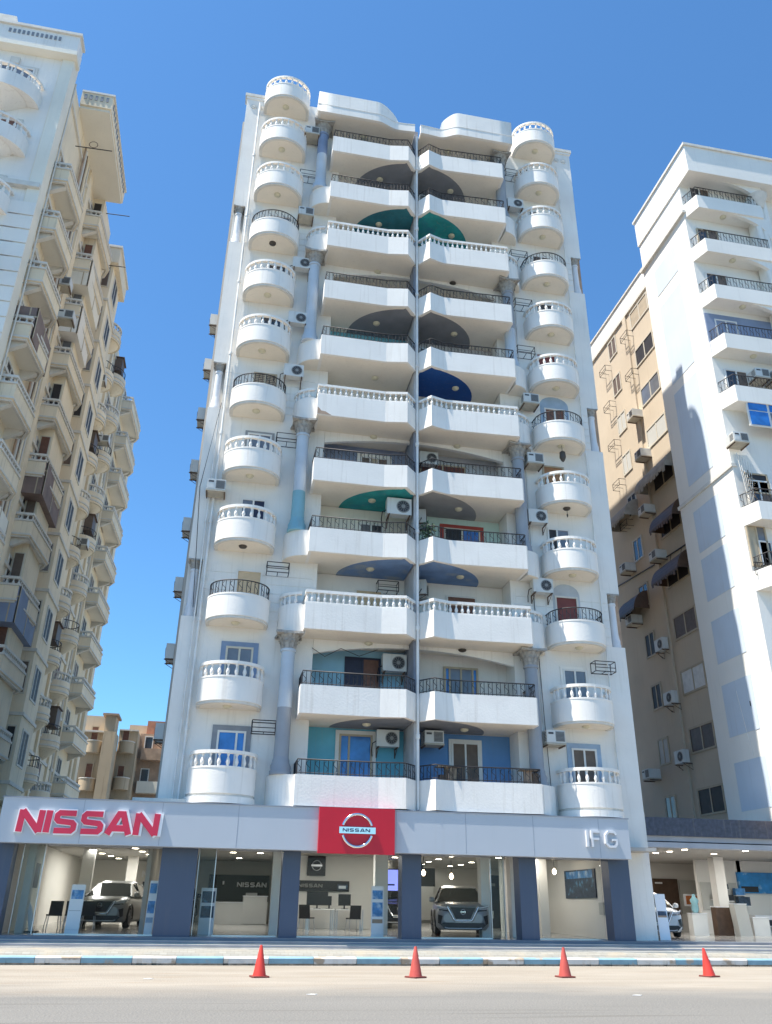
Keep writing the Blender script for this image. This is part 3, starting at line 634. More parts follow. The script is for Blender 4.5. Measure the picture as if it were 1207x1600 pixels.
clutter(7.45,8.3,29.1,5.62,'brown stored junk behind the lowest right iron railing'); clutter(10.5,11.2,29.05,5.62,'rolled mats on the corner of the lowest right loggia railing',5)
def plantmb(n,r,h,seed):
    b=MB(); q=random.Random(seed)
    for i in range(n):
        a=q.uniform(0,2*PI); d=q.uniform(0,r); z=q.uniform(0,h); s_=q.uniform(.03,.07); x,y=d*math.cos(a),d*math.sin(a); u=q.uniform(-1,1)
        b.add([(x-s_,y,z),(x,y-s_*u,z-s_),(x+s_,y,z+s_*u),(x,y+s_,z+s_)],[(0,1,2,3)],'plant')
    return b
o=obj('potted_plant',plantmb(90,.28,.7,2)); o.location=(7.2,28.95,14.75); tag(o,'dry bushy plant on the loggia corner by the downpipe','plant')
# ================================================================ left building (long side wall in shade)
LX=-10.0
lb=thing('apartment_block',(LX,28,0),'tall beige apartment block filling the left edge, its balconied side receding','building')
b=MB(); b.box(-24,LX-.45,28,64,.36,38.3,'white_wall'); obj('front_wall',b,lb)
b=MB(); b.box(LX-.45,LX,28.0,62.5,.36,36.9,'beige_stone'); b.box(LX-.4,LX+.12,27.9,28.7,.36,38.2,'cream_wall'); b.box(LX-.45,LX+.14,34.3,34.9,.36,37.6,'beige_stone')
b.box(LX-.4,LX+.2,61.6,62.6,.36,37,'beige_stone'); obj('side_wall',b,lb)
b=MB(); b.box(-24,LX+.25,27.55,28.4,36.95,37.2,'cream_wall'); b.box(-24,LX+.2,27.6,28.4,37.2,38.25,'white'); b.box(-24,LX+.3,27.5,28.4,38.25,38.4,'molding')
for i in range(12): b.box(-12.9+i*.2,-12.8+i*.2,27.57,27.6,37.75,38.0,'surround_grey')
obj('cornice',b,lb)
b=MB(); b.box(-24,-12.9,27.9,30,38.4,39.3,'molding'); obj('roof_wall',b,lb)
b=MB(); b.box(-24,LX+.1,27.75,28.1,28.75,29.0,'molding'); obj('string_course',b,lb)
# front face: bow balconies and windows
FP=[(-14.6,28)]+arc(-12.35,28,1.55,1.15,180,360,16)+[]
FP=arc(-12.45,28,1.6,1.15,180,360,16)
for k,z in enumerate((34.9-1.35,31.9-1.35,28.4-1.35,25.4-1.35)):
    s_=MB(); s_.band(FP,.12,0,.8,'white',True); s_.prism(offset(FP,.05),.01,.14,'white'); s_.lathe([(.2,-.5),(1.1,-.0)],-12.45,27.95,'white',16); o=obj('balcony',s_,lb,(10.0,-28,z)) ; o.location=(10.0,-28.0,z)
    link('balustrade',balustrade(FP,.8,.55,step=.3).mesh('balustrade'),o)
for z,m in ((36.0,'grey_glass'),(32.6,'brown_wood'),(29.2,'grey_glass')):
    opening(lb,'window',-13.4,-11.45,z-2.1,z,27.97,frame='frame_white',panes=((m,0,.5),(m,.5,1)),sur='molding',sw=.12)
    m_=MB(); m_.box(-12.6,-12.2,27.9,28.0,z+.15,z+.55,'molding'); obj('keystone',m_,lb)
z=5
m_=MB()
for i in range(34):
    zz=4+i*.75
    if zz<28: m_.box(-24,LX+.14,27.84,27.9,zz,zz+.68,'pale_side')
obj('rusticated_band',m_,lb)
# side balconies: chamfered trays with balusters, in two near columns
def sb(y0,y1,d=1.05,ch=.45):
    P=[(0,y0),(d-.2,y0),(d,y1-.7),(d-.35,y1),(0,y1)]
    b=MB(); b.band(P,.12,0,.66,'beige_stone'); b.prism(offset(P,.04),.01,.14,'cream_wall'); b.band(offset(P,-.05),.08,.68,.76,'molding'); b.band(offset(P,-.03),.08,.02,.1,'molding')
    for yy in (y0+.25,y1-.75): b.slab_y([(0,-.45),(.1,-.42),(d*.72,-.06),(d*.72,.02),(0,.02)],yy,yy+.22,'molding')
    b.band(offset(P,.05),.1,-.07,.015,'molding')
    r=balustrade(P,.66,.44,'molding',.27); return b.mesh('balcony'),r.mesh('balustrade')
A=sb(28.9,32.0,.98); Bm=sb(35.3,39.4,1.0)
def seg_panel(y0,y1,z0,z1,m,x=LX,d=.0): 
    return None
def side_open(parent,name,y0,y1,z0,z1,x=LX,frame='molding',m='dark_void',two=True,t=.05,s=1):
    b=MB(); f=.09
    for a in ((y0-f,y0,z0,z1+f),(y1,y1+f,z0,z1+f),(y0,y1,z1,z1+f),(y0-f,y1+f,z0-f,z0)): b.box(x-.03*s,x+t*s,a[0],a[1],a[2],a[3],frame)
    if two: b.box(x-.02*s,x+t*.8*s,(y0+y1)/2-.04,(y0+y1)/2+.04,z0,z1,frame)
    p=MB(); p.box(x-.01*s,x+.02*s,y0+.003,y1-.003,z0+.003,z1-.003,m)
    o=obj(name,b,parent); obj('pane',p,o); return o
rq=random.Random(11)
for i in range(12):
    zr=35.0-3.0*i
    for nm,(me,ra),y0,y1 in (('a',A,28.9,32.2),('b',Bm,35.2,39.6)):
        z=zr-1.2+(0 if nm=='a' else .2)
        if nm=='a' : z=31.65-1.2-2.87*i
        if z<5.2: continue
        o=link('balcony',me,lb,(0,-28,z)); link('balustrade',ra,o)
        side_open(lb,'balcony_door',y0+.7,y0+1.9,z+.12,z+2.2,m=rq.choice(['dark_void','brown_shut','brown_wood','grey_glass']))
        if nm=='b': side_open(lb,'balcony_door',y0+2.6,y0+3.7,z+.12,z+2.2,m=rq.choice(['dark_void','brown_shut','grey_glass']))
# closed-in balconies
for (x1,y0,y1,z0,z1,m) in ((-9.12,29.05,31.8,22.0,23.5,'curtain_brown'),(-9.1,35.4,39.2,18.1,19.75,'curtain_brown'),(-9.1,35.4,39.2,12.1,13.7,'slate_blue'),(-9.12,35.4,38.5,27.1,28.8,'pale_side'),(-9.12,35.4,39.2,30.1,31.8,'cream_wall'),(-9.12,29.05,31.6,13.4,15.0,'cream_wall')):
    b=MB(); b.box(LX,x1,y0,y1,z0,z1,m); 
    for y in (y0,(y0+y1)/2,y1-.05): b.box(x1-.05,x1+.02,y,y+.06,z0,z1,'frame_tan')
    b.box(LX+.55,LX+.6,y0-.02,y0,z0,z1,'frame_tan'); b.box(LX,x1,y0-.02,y0,z1-.5,z1-.44,'frame_tan')
    obj('balcony_enclosure',b,lb)
b=MB(); b.box(LX,-9.38,36.3,38.9,5.6,36.9,'beige_stone'); obj('projecting_bay',b,lb)
for i in range(11):
    z=35.2-1.2-3.0*i+.2
    w_=MB(); w_.box(-9.92,-9.45,36.25,36.31,z+.75,z+2.35,'frame_cream'); o=obj('window',w_,lb); w2=MB(); w2.box(-9.87,-9.50,36.235,36.249,z+.8,z+2.3,rq.choice(['brown_shut','grey_glass','dark_void','brown_wood'])); obj('pane',w2,o)
    w_=MB(); w_.box(-9.95,-9.35,32.04,32.1,z-2.6,z-1.2,'pale_side'); 
# roof canopy over the second column, projecting bays behind
b=MB(); b.box(LX,-8.55,30.4,36.4,36.9,37.05,'cream_wall'); b.box(LX,-8.5,30.3,36.5,37.05,37.9,'beige_stone'); b.box(LX,-8.42,30.25,36.55,37.9,38.02,'molding')
for i in range(5): b.box(-9.85+i*.26,-9.73+i*.26,30.27,30.3,37.45,37.75,'surround_grey')
for i in range(16): b.box(-8.5,-8.47,30.6+i*.36,30.75+i*.36,37.45,37.75,'surround_grey')
b.box(LX,-9.0,40.6,44.3,36.3,37.4,'beige_stone'); b.box(LX,-8.9,40.5,44.4,37.4,37.55,'molding'); obj('roof_canopy',b,lb)
b=MB(); b.box(LX,-9.3,41,44.0,5.6,36.3,'beige_stone'); 
for i in range(10): b.box(LX,-9.22,40.92,44.08,6.3+i*3.04,6.45+i*3.04,'molding')
obj('projecting_bay',b,lb)
for i in range(10):
    z=7.3+i*3.04
    w_=MB(); w_.box(-9.85,-9.42,40.95,41.01,z,z+1.6,'frame_cream'); o=obj('window',w_,lb); w2=MB(); w2.box(-9.8,-9.47,40.93,40.949,z+.08,z+1.52,rq.choice(['brown_shut','grey_glass','dark_void'])); obj('pane',w2,o)
    side_open(lb,'window',41.8,43.0,z,z+1.5,x=-9.3,m='dark_void')
# bow balconies in pairs further back
def bow(yc,r=1.0):
    P=[(x,y) for x,y in arc(0,yc,.85,r,-90,90,12)]
    b=MB(); b.band(P,.1,0,.75,'beige_stone',True); b.prism(offset(P,.04),.01,.12,'beige_stone'); b.band(offset(P,-.05),.06,.1,.2,'molding',True); b.band(offset(P,-.05),.06,.38,.46,'molding',True)
    b.lathe([(.15,-.55),(.6,-.2),(.78,.02)],.02,yc,'beige_stone',12)
    return b.mesh('balcony'),iron_rail(P,.75,.55,'iron',.2,False).mesh('iron_railing'),balustrade(P,.75,.5,'molding',.25).mesh('balustrade')
B1=bow(46.2); B2=bow(50.3)
for i in range(10):
    z=34.2-3.03*i
    for j,(me,ir,ba) in enumerate((B1,B2)):
        zz=z-.7*j; o=link('balcony',me,lb,(0,-28,zz)); link('iron_railing' if (i+j)%2 else 'balustrade',ir if (i+j)%2 else ba,o)
        side_open(lb,'balcony_door',45.7+4.1*j,46.7+4.1*j,zz+.1,zz+2.3,m=rq.choice(['dark_void','brown_shut','brown_wood']))
        if (i*3+j)%4==1:
            c=MB(); c.box(LX,LX+.55,45.7+4.1*j,46.8+4.1*j,zz+1.27,zz+2.3,'brown_shut'); c.box(LX,LX+.65,45.6+4.1*j,46.9+4.1*j,zz+2.3,zz+2.36,'rust_iron'); obj('balcony_enclosure',c,lb)
D=sb(54.5,59.5,1.1)
for i in range(11):
    z=34.6-3.03*i
    if z<5: continue
    o=link('balcony',D[0],lb,(0,-28,z)); link('balustrade',D[1],o); side_open(lb,'balcony_door',55.5,56.8,z+.1,z+2.3,m=rq.choice(['dark_void','brown_shut']))
for y,r_,m_ in ((28.78,.04,'molding'),(32.45,.05,'plaster_old'),(32.7,.07,'molding'),(33.0,.03,'rust_iron'),(33.3,.06,'beige_stone'),(33.7,.04,'molding'),(40.0,.07,'molding'),(40.3,.04,'plaster_old'),(44.3,.05,'molding'),(53.0,.06,'molding')):
    b=MB(); b.tube([(LX+.14+.12*rq.random(),y,.4),(LX+.14,y+.1*rq.random(),14),(LX+.2,y,24),(LX+.14,y,36.5)],r_,m_,6); obj('drain_pipe',b,lb)
for i in range(11):
    zz=5.6+3.0*i; b=MB(); b.box(LX,LX+.1,28.7,34.3,zz,zz+.16,'molding'); b.box(LX,LX+.1,34.9,61.6,zz,zz+.16,'molding'); obj('string_course',b,lb)
for y in (44.6,48.2,52.2,54.2,60.0):
    b=MB(); b.box(LX,LX+.14,y,y+.4,.36,36.9,'beige_stone'); obj('pilaster',b,lb)
for i in range(10):
    zz=6.6+3.0*i
    for y in (33.0,48.7,53.1):
        if rq.random()<.7: side_open(lb,'window',y,y+.55,zz+.3,zz+1.3,m=rq.choice(['dark_void','brown_shut','dark_glass']))
for i,z in enumerate((8.3,)):
    for y in (36,38,46,49.5,57): side_open(lb,'window',y,y+.9,6.2,8.0,m='dark_glass')
for i,(x,y,z,lab) in enumerate(((-9.1,33.4,26.2,'old air conditioner between two beige side balconies, upper left'),(-9.6,45.2,30.6,'old air conditioner on the far beige side wall near the top'),(-9.5,49.2,28.6,'old brown air conditioner between far bow balconies'),(-9.5,48.6,21.0,'dark air conditioner low among the far bow balconies'),(-9.6,33.5,28.2,'white air conditioner on the beige side wall under the roof canopy'))):
    put_ac('w',(x-.1,y,z),lab,'air conditioners on the beige block',rz=R(0))
for i,(y,z,lab) in enumerate(((30.6,34.5,'thin pole jutting from the upper side wall under the canopy'),(37.0,36.6,'short pole jutting below the roof canopy'),(38.5,34.2,'thin rod sticking out beside the far brown window'))):
    b=MB(); b.tube([(LX+.2,y,z),(-8.1,y,z+.05)],.025,'iron',5); 
    if i==0: b.tube([(-9.0+.2*math.cos(a),y,z+.28+.2*math.sin(a)) for a in [2*PI*k/12 for k in range(13)]],.018,'rust_iron',4); b.tube([(-9,y,z),(-9,y,z+.08)],.02,'iron',4)
    tag(obj('antenna',b),lab,'antenna')

# ================================================================ brown buildings at the end of the gap
def farblock(name,lab,x0,x1,y0,y1,z1,m,feat):
    t=thing(name,((x0+x1)/2,y0,0),lab,'building'); b=MB(); b.box(x0,x1,y0,y1,.36,z1,m); obj('wall',b,t); feat(t); return t
def bal(t,cx,y,r,z,m='brown_wall'):
    P=[(a,c) for a,c in arc(cx,y,r,.8,180,360,10)]; q=MB(); q.band(P,.1,z,z+.9,m,True); q.prism(offset(P,.03),z+.01,z+.1,'cream_side'); q.band(offset(P,-.03),.1,z+.86,z+.93,'molding'); return obj('balcony',q,t)
def f1(t):
    b=MB(); b.box(-14,-9.0,68.6,69.0,13.6,13.72,'molding'); b.box(-11.6,-9.3,69.5,74,13.6,15.0,'cream_side'); b.box(-9.5,-8.3,68.1,70.5,14.85,15.0,'plaster_old'); b.box(-9.28,-8.5,68.4,70.4,13.6,14.85,'brown_wall'); obj('roof',b,t)
    b=MB(); b.box(-9.25,-8.35,68.2,70.4,.36,13.62,'brown_wall'); obj('stair_tower',b,t)
    for i in range(3):
        z=12.0-2.8*i; bal(t,-9.95,69,.68,z); opening(t,'balcony_door',-10.3,-9.7,z+.1,z+2.1,68.97,frame='frame_tan',panes=(('brown_wood',0,1),))
    opening(t,'window',-12.0,-11.2,11.7,13.0,68.97,frame='frame_white',panes=(('grey_glass',0,.5),('dark_void',.5,1))); opening(t,'window',-11.3,-10.5,8.8,9.9,68.97,frame='frame_tan',panes=(('dark_glass',0,1),))
farblock('brown_block','brown block with small bow balconies and stair tower, nearest the beige block',-14,-9.2,69,80,13.6,'brown_wall',f1)
def f2(t):
    b=MB(); b.box(-8.4,-6.9,70.8,71.2,14.2,14.3,'molding'); obj('roof',b,t)
    for i in range(3):
        z=12.4-2.8*i; bal(t,-7.7,71,.62,z); opening(t,'balcony_door',-8.15,-7.55,z-.1+.1,z+1.9,70.97,frame='frame_tan',panes=(('brown_wood',0,1),))
farblock('brown_block','narrow brown block with one column of bow balconies, middle of the gap',-8.4,-6.9,71,80,14.2,'brown_wall',f2)
def f3(t):
    b=MB(); b.box(-8.0,-6.5,74.2,78,14.2,15.3,'cream_side'); b.box(-6.5,-4.0,73.6,78,14.4,15.6,'brick_red'); obj('roof',b,t)
    for i in range(3):
        z=12.2-2.6*i; b=MB(); b.box(-6.6,-4.6,72.2,73,z,z+.9,'cream_wall' if i else 'plaster_old'); obj('balcony',b,t); opening(t,'window',-6.5,-5.8,z+.9,z+2.0,72.97,frame='frame_white',panes=(('dark_glass',0,1),))
farblock('brick_block','weathered block with red brick top storey, right end of the gap',-6.9,-3.8,73,84,14.4,'plaster_old',f3)

# ================================================================ right building
rb=thing('apartment_block',(21.0,28.56,0),'white apartment block with pale blue side panels and arched balconies, cut by the right edge','building')
b=MB(); b.box(21.0,36,28.56,33.1,4.7,36.5,'pale_side'); b.box(20.93,36,27.45,33.15,36.5,38.3,'pale_side'); b.box(20.85,36,27.36,33.25,38.3,38.45,'molding')
b.box(20.93,21.2,28.5,33.2,19.45,19.62,'molding'); b.box(20.85,21.2,28.45,33.2,34.55,34.72,'molding'); obj('pier_wall',b,rb)
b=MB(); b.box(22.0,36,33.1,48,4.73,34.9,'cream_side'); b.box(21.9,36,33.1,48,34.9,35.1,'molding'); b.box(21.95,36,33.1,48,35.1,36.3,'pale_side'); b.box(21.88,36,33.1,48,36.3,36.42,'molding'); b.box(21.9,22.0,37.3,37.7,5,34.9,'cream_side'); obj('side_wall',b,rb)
b=MB()
for z0,z1 in ((5.3,7.2),(8.25,10.45),(11.4,13.35),(14.3,16.35),(16.7,18.8),(20.2,25.5),(26.1,31.1),(31.9,33.6)): b.box(20.985,21.0,29.9,32.05,z0,z1,'panel_blue')
obj('painted_panel',b,rb)
for i in range(11):
    z=34.6-2.79*i
    far_m='dark_void' if i>3 else 'frame_tan'
    side_open(rb,'window',34.75,36.75,z-1.05,z,x=22.0,frame='frame_cream' if i<4 else 'frame_tan',m=['frame_tan','dark_void','grey_glass','int_grey','dark_void','dark_void','dark_void','brown_shut','cloth_white','wood_dark','dark_void'][i],s=-1)
    side_open(rb,'window',38.95,39.85,z-1.15,z,x=22.0,frame='frame_cream' if i<6 else 'frame_tan',m=['brown_shut','brown_shut','int_grey','int_grey','dark_void','dark_glass','dark_glass','dark_void','dark_void','int_grey','grey_glass'][i],s=-1)
rz_=R(-90)
for i,(y,z,lab) in enumerate(((37.2,33.0,'highest on the cream side wall, near column'),(37.2,30.2,'second highest on the cream side wall, near column'),(40.3,32.6,'highest on the cream side wall, far column'),(40.3,29.9,'second highest on the cream side wall, far column'),(40.3,27.1,'third highest on the cream side wall, far column'),(40.3,24.4,'fourth on the cream side wall, just above an awning'),(40.0,21.6,'just under the corner awning at the shadow edge'))):
    put_rack((22.0,y,z),'empty iron cage '+lab,rz=rz_)
for i,(y,z,kind,lab) in enumerate(((37.3,27.4,'w','old white air conditioner on the sunlit cream side wall'),(37.0,24.6,'w','old air conditioner on the cream wall just above the awnings'),(37.4,21.3,'w','old air conditioner on the cream wall under the near awning'),(36.9,18.4,'w','shaded air conditioner, second below the near awning'),(40.3,19.0,'w','shaded air conditioner in the far window column, highest in the shade'),(37.8,13.7,'s','shaded split air conditioner above the white cloth window'),(37.6,10.9,'s','shaded split air conditioner just below the white cloth window'),(37.3,8.0,'s','shaded split air conditioner near the bottom of the brown shaded wall'),(40.4,7.7,'w','shaded air conditioner low in the far window column'),(40.3,15.9,'w','shaded air conditioner on a cage under the far dark awning'))):
    put_ac(kind,(21.7,y,z),lab,'air conditioners on the right side wall',rz=rz_)
def awning(y0,y1,z,m,lab=None):
    b=MB(); n=8
    P=[]
    for i in range(n+1):
        a=i/n; P.append((22.0-.95*math.sin(a*PI/2*.9),z+1.05*math.cos(a*PI/2)))
    vs=[(x,y,zz) for x,zz in P for y in (y0,y1)]; b.add(vs,[(2*i,2*i+1,2*i+3,2*i+2) for i in range(n)],m)
    vs2=[(x+.03,y,zz-.04) for x,zz in P for y in (y0,y1)]; b.add(vs2,[(2*i,2*i+2,2*i+3,2*i+1) for i in range(n)],m)
    x,zz=P[-1]
    k=10
    for i in range(k): 
        a=y0+(y1-y0)*i/k; c=y0+(y1-y0)*(i+1)/k; d=rq.uniform(.12,.3); b.add([(x,a,zz),(x,c,zz),(x+.02,c-.05,zz-d),(x+.02,a+.05,zz-d)],[(0,1,2,3)],m)
    for y in (y0,y1):
        b.add([(22.0,y,z)]+[(p,y,q) for p,q in P],[tuple(range(n+2))],m)
    return obj('awning',b,rb)
awning(34.0,37.4,22.5,'awning'); awning(38.8,41.2,21.9,'awning'); awning(34.0,36.4,19.7,'wood_dark'); awning(39.0,41.0,16.4,'wood_dark'); awning(34.2,36.9,16.9,'wood_dark')
b=MB(); b.tube([(21.95,34,18.3),(21.95,37.2,18.45),(21.95,40.5,18.7),(21.95,43,18.9)],.035,'iron',5)
for y in (35,36.1,37.4): b.tube([(21.94,y,18.35),(21.9,y+.3,17.5),(21.94,y+.5,17.9)],.015,'iron',4)
tag(obj('cable_bundle',b),'dark bundle of cables strung across the shaded brown side wall','cables')
b=MB(); b.tube([(20.95,31.0,10.0),(20.95,30.6,7.3)],.012,'white',4); b.tube([(20.95,30.2,9.4),(20.95,30.2,9.2)],.02,'iron',4); tag(obj('cable',b),'thin white cable on the shaded pale blue panel','cable')
# arched front balconies of the right building
RW=[(21.02,28.56),(21.3,27.72),(25.0,27.72),(25.3,28.56)]
RBm=MB(); RBm.band(RW,.14,0,.85,'pale_side'); RBm.prism(offset(RW,.04),.01,.16,'pale_side'); RBm=RBm.mesh('balcony'); RBr=iron_rail(RW,.85,.62,'iron',.16).mesh('iron_railing')
def arch(z,h=1.35):
    b=MB(); x0,x1=21.06,25.2; pts=[(x0,z),(x0,z+.02)]
    lo=[(22.9+2.25*math.sin(a),z-h*.95+h*.95*math.cos(a)+0) for a in [PI/2*i/10 for i in range(11)]]
    b.slab_y([*lo,(25.3,z-h*.95),(25.3,z+.02),(22.9,z+.02)],27.8,27.98,'pale_side'); return b
b=MB()
for k in range(8):
    z=34.25-2.95*k
    if z<6: break
    if k in (5,): continue
    o=link('balcony',RBm,rb,(-21.0,-28.56,z)); link('iron_railing',RBr,o)
    link('ceiling_lamp',LM[0],o,(22.9,28.1,0))
    if k<4: obj('arch',arch(z+2.95 if k else 36.5),rb)
    opening(rb,'balcony_door',21.5,22.7,z+.17,z+2.3,28.53,frame='frame_white' if k!=1 else 'frame_tan',panes=(('dark_glass',0,.5),('brown_shut',.5,1)))
b=MB(); b.box(21.03,25.2,28.5,28.555,25.6,28.0,'slate_blue'); obj('painted_wall',b,rb)
b=MB()
for x in (24.75,25.05,25.35): b.lathe([(.16,4.7),(.16,35.9)],x,27.95,'pale_side',8)
b.box(24.6,25.6,28.0,28.5,4.7,35.9,'pale_side'); b.lathe([(.2,35.1),(.55,35.9)],25.05,27.95,'molding',12); obj('fluted_column',b,rb)
b=MB(); b.box(21.75,25,27.8,27.86,21.25,22.85,'frame_white'); o=obj('glazed_screen',b,rb); g=MB()
for i in range(3):
    g.box(21.83+i*1.05,22.75+i*1.05,27.775,27.799,22.08,22.78,'blue_glass'); g.box(21.83+i*1.05,22.75+i*1.05,27.775,27.799,21.32,22.02,'blue_glass' if i==0 else 'grey_glass')
obj('pane',g,o)
opening(rb,'window',21.05,21.95,14.7,16.6,28.53,frame='frame_tan',panes=(('frame_tan',0,.5),('grey_glass',.5,1))); opening(rb,'window',21.5,22.6,18.2,19.2,28.53,frame='frame_tan',panes=(('dark_void',0,1),))
b=iron_rail([(21.0,28.3),(22.0,28.3)],14.2,.6); obj('window_grille',b,rb)
put_ac('w',(23.0,28.2,23.9+.2),'white window air conditioner behind the fifth right-hand railing, left one'); put_ac('w',(23.9,28.2,24.1),'white window air conditioner behind the fifth right-hand railing, right one')
put_ac('w',(21.2,28.2,20.4),'old white air conditioner below the glazed balcony on the right'); put_ac('s',(21.9,28.2,9.4),'white air conditioner with a yellow sticker at the right edge',sc=1.1)
b=MB(); 
for i in range(26):
    a=rq.uniform(0,PI); b.tube([(21.2+.5*rq.random(),28.3,19.2-.05*i),(21.25+.5*rq.random(),28.2,19.0-.05*i)],.02,'debris',4)
for i in range(6): b.tube([(21.1+i*.12,28.25,20.0-.1*i),(21.2+i*.05,28.2,18.0-.1*i)],.02,'molding',4)
tag(obj('dry_climber',b),'dry tangled stems hanging on the corner below the glazed balcony','plant')
# ================================================================ showroom
sr=thing('car_showroom',(4.4,30,0),'long grey-fronted car showroom with slate columns along the pavement','showroom')
FL=lambda y:.668+.0115*(y-30)
b=MB(); b.add([(-8.3,29.5,.3),(15.4,29.5,.3),(15.4,29.5,FL(29.5)),(-8.3,29.5,FL(29.5)),(15.4,47,FL(47)),(-8.3,47,FL(47))],[(0,1,2,3),(3,2,4,5)],'tile'); obj('floor',b,sr)
b=MB(); b.box(-8.3,15.4,29.0,47,3.5,3.62,'int_ceiling'); obj('ceiling',b,sr)
b=MB(); b.box(-8.3,15.4,46.6,46.9,.5,3.5,'int_wall'); b.box(-8.4,-6.28,29.97,46.6,.5,3.5,'int_wall'); b.box(14.05,14.4,30.3,36.2,.5,3.5,'int_wall'); b.box(9.8+2.2,14.05,36.2,36.5,.5,3.5,'int_wall')
b.box(3.2,6.9,37.6,37.8,.5,3.5,'int_wall'); b.box(-2.2,2.9,44.4,44.6,.5,3.5,'int_grey'); obj('interior_wall',b,sr)
# roof slab of the one-storey wing and front fascia
b=MB(); b.box(-6.5,-2.4,28.95,46.9,4.2,4.44,'molding'); b.box(-8.4,-6.45,28.95,46.9,3.6,3.8,'molding'); b.box(-6.3,-2.4,46.6,46.9,3.6,4.2,'brown_wall'); b.box(-2.4,14.4,29.0,44,4.2,4.505,'white_wall'); obj('roof_slab',b,sr)
b=MB(); b.box(-6.52,14.22,28.6,28.95,3.2,4.5,'fascia'); b.box(-6.55,14.25,28.57,28.97,4.5,4.53,'fascia_edge'); b.box(-6.52,14.22,28.95,29.2,3.2,3.26,'fascia_edge')
for x in (-4.1,-1.7,.7,5.9,8.3,10.7,13.1): b.box(x-.006,x+.006,28.596,28.6,3.22,4.49,'fascia_edge')
fo=obj('fascia',b,sr)
for x0,x1 in ((-7.0,-6.1),(-1.6,-.47),(2.28,2.86),(6.27,6.93),(10.38,11.0),(13.68,14.45)):
    b=MB(); b.box(x0,x1,29.35,29.95,.60,3.25,'slate_panel'); obj('column',b,sr)
b=MB(); b.box(14.3,15.6,29.98,30.4,.6,4.9,'white_wall'); obj('end_pier',b,sr)
for x0,x1,y in ((-5.95,-5.72,31.0),(-5.0,-4.55,36.6),(-3.75,-3.3,42),(2.12,2.4,31.6),(2.5,2.85,34),(5.92,6.4,32.4),(9.6,9.95,31.3),(10.72,11.0,31.3),(14.4,14.5,30.1),(7.7,8.1,40),(12.6,12.95,33.4)):
    b=MB(); b.box(x0,x1,y,y+.4,.6,3.5,'int_wall'); obj('interior_pillar',b,sr)
b=MB(); b.box(3.3,11.6,46.3,46.55,1.0,3.0,'int_grey'); obj('dark_recess',b,sr)
# glass
for x0,x1 in ((-5.95,-5.3),(-.42,.12),(9.62,10.1)):
    b=MB(); b.box(x0,x1,30.2,30.225,.68,3.25,'frost_glass'); b.box(x0-.02,x0+.01,30.18,30.25,.68,3.25,'steel'); b.box(x1-.01,x1+.02,30.18,30.25,.68,3.25,'steel'); obj('glass_door',b,sr)
for x0,x1 in ((-5.2,-1.62),(.2,2.26),(2.88,6.25),(6.95,9.55),(11.02,13.66)):
    b=MB(); b.box(x0,x1,30.0,30.012,.68,3.24,'clear_glass'); b.box(x0,x1,29.985,30.03,3.2,3.26,'steel'); b.box(x0,x1,29.985,30.03,.66,.70,'steel'); obj('glass_pane',b,sr)
# shop lights (lit in the photograph)
ORD2=['one','two','three','four','five','six']
lm=MB(); lm.lathe([(.15,0),(.17,-.01),(.13,-.012)],0,0,'frame_white',16); ld=MB(); ld.lathe([(.125,-.013),(.12,-.016)],0,0,'downlight',14)
t=thing('ceiling_light',(0,0,0),'round glowing downlight in the showroom ceiling','ceiling light','showroom downlights'); obj('ring',lm,t,(0,0,0)); obj('diffuser',ld,t,(0,0,0))
pos=[(-4.98,33.4),(-4.9,35.2),(-4.83,37.6),(-4.68,40),(-4.52,42),(-4.39,44.2),(-2.95,35.5),(-2.84,37.6),(-2.7,39.8),(-2.6,41.9),(-2.5,43.9),(-1.4,34),(.8,36.5),(1.9,36.5),(1.2,41),(4.2,33),(7.6,37),(7.7,40),(9.62,35.3),(9.63,37.5),(9.75,39.8),(10.06,42.4),(11.9,42),(11.8,43.6),(11.67,39.4),(11.62,35.3),(12.9,32.5),(5.2,35)]
for i,(x,y) in enumerate(pos):
    c=t if i==0 else copy_tree(t); c.location=(x,y,3.499)
    if i<6: l='round glowing downlight, left row of the left bay, number %s from the street'%ORD2[i]
    elif i<11: l='round glowing downlight, right row of the left bay, number %s from the street'%ORD2[i-6]
    elif i<15: l='round glowing downlight before the black reception panel, %s'%('front left','upper left','upper right','furthest back')[i-11]
    elif x<7: l='round glowing downlight over the computer desks, '+('nearer the left' if x<5 else 'nearer the right')
    elif x<8: l='round glowing downlight beside the violet screen, '+('nearer' if y<38 else 'farther')
    elif x<11: l='round glowing downlight over the dark grey car, left row, %s from the street'%ORD2[i-18]
    elif x<12.5: l='round glowing downlight over the dark grey car, right row, '+('farthest','second farthest','third farthest','nearest the street')[i-22]
    else: l='round glowing downlight in the rightmost bay'
    c['label']=l
def shoplamp(x,y,z,e,sx,sy):
    a=bpy.data.lights.new('ceiling_lamp_light','AREA'); a.shape='RECTANGLE'; a.size=sx; a.size_y=sy; a.energy=e*.42; a.color=(1,.96,.90); o=bpy.data.objects.new('ceiling_lamp_light',a); S.collection.objects.link(o); o.location=(x,y,z)
for x,y,e in ((-4.6,39,260),(-2.7,39.5,150),(1.2,37,170),(5.0,33.8,160),(9.6,38,220),(12.3,33.4,110),(10.8,44,90)): shoplamp(x,y,3.46,e*.55,.35,5 if y>36.6 else 2.5)
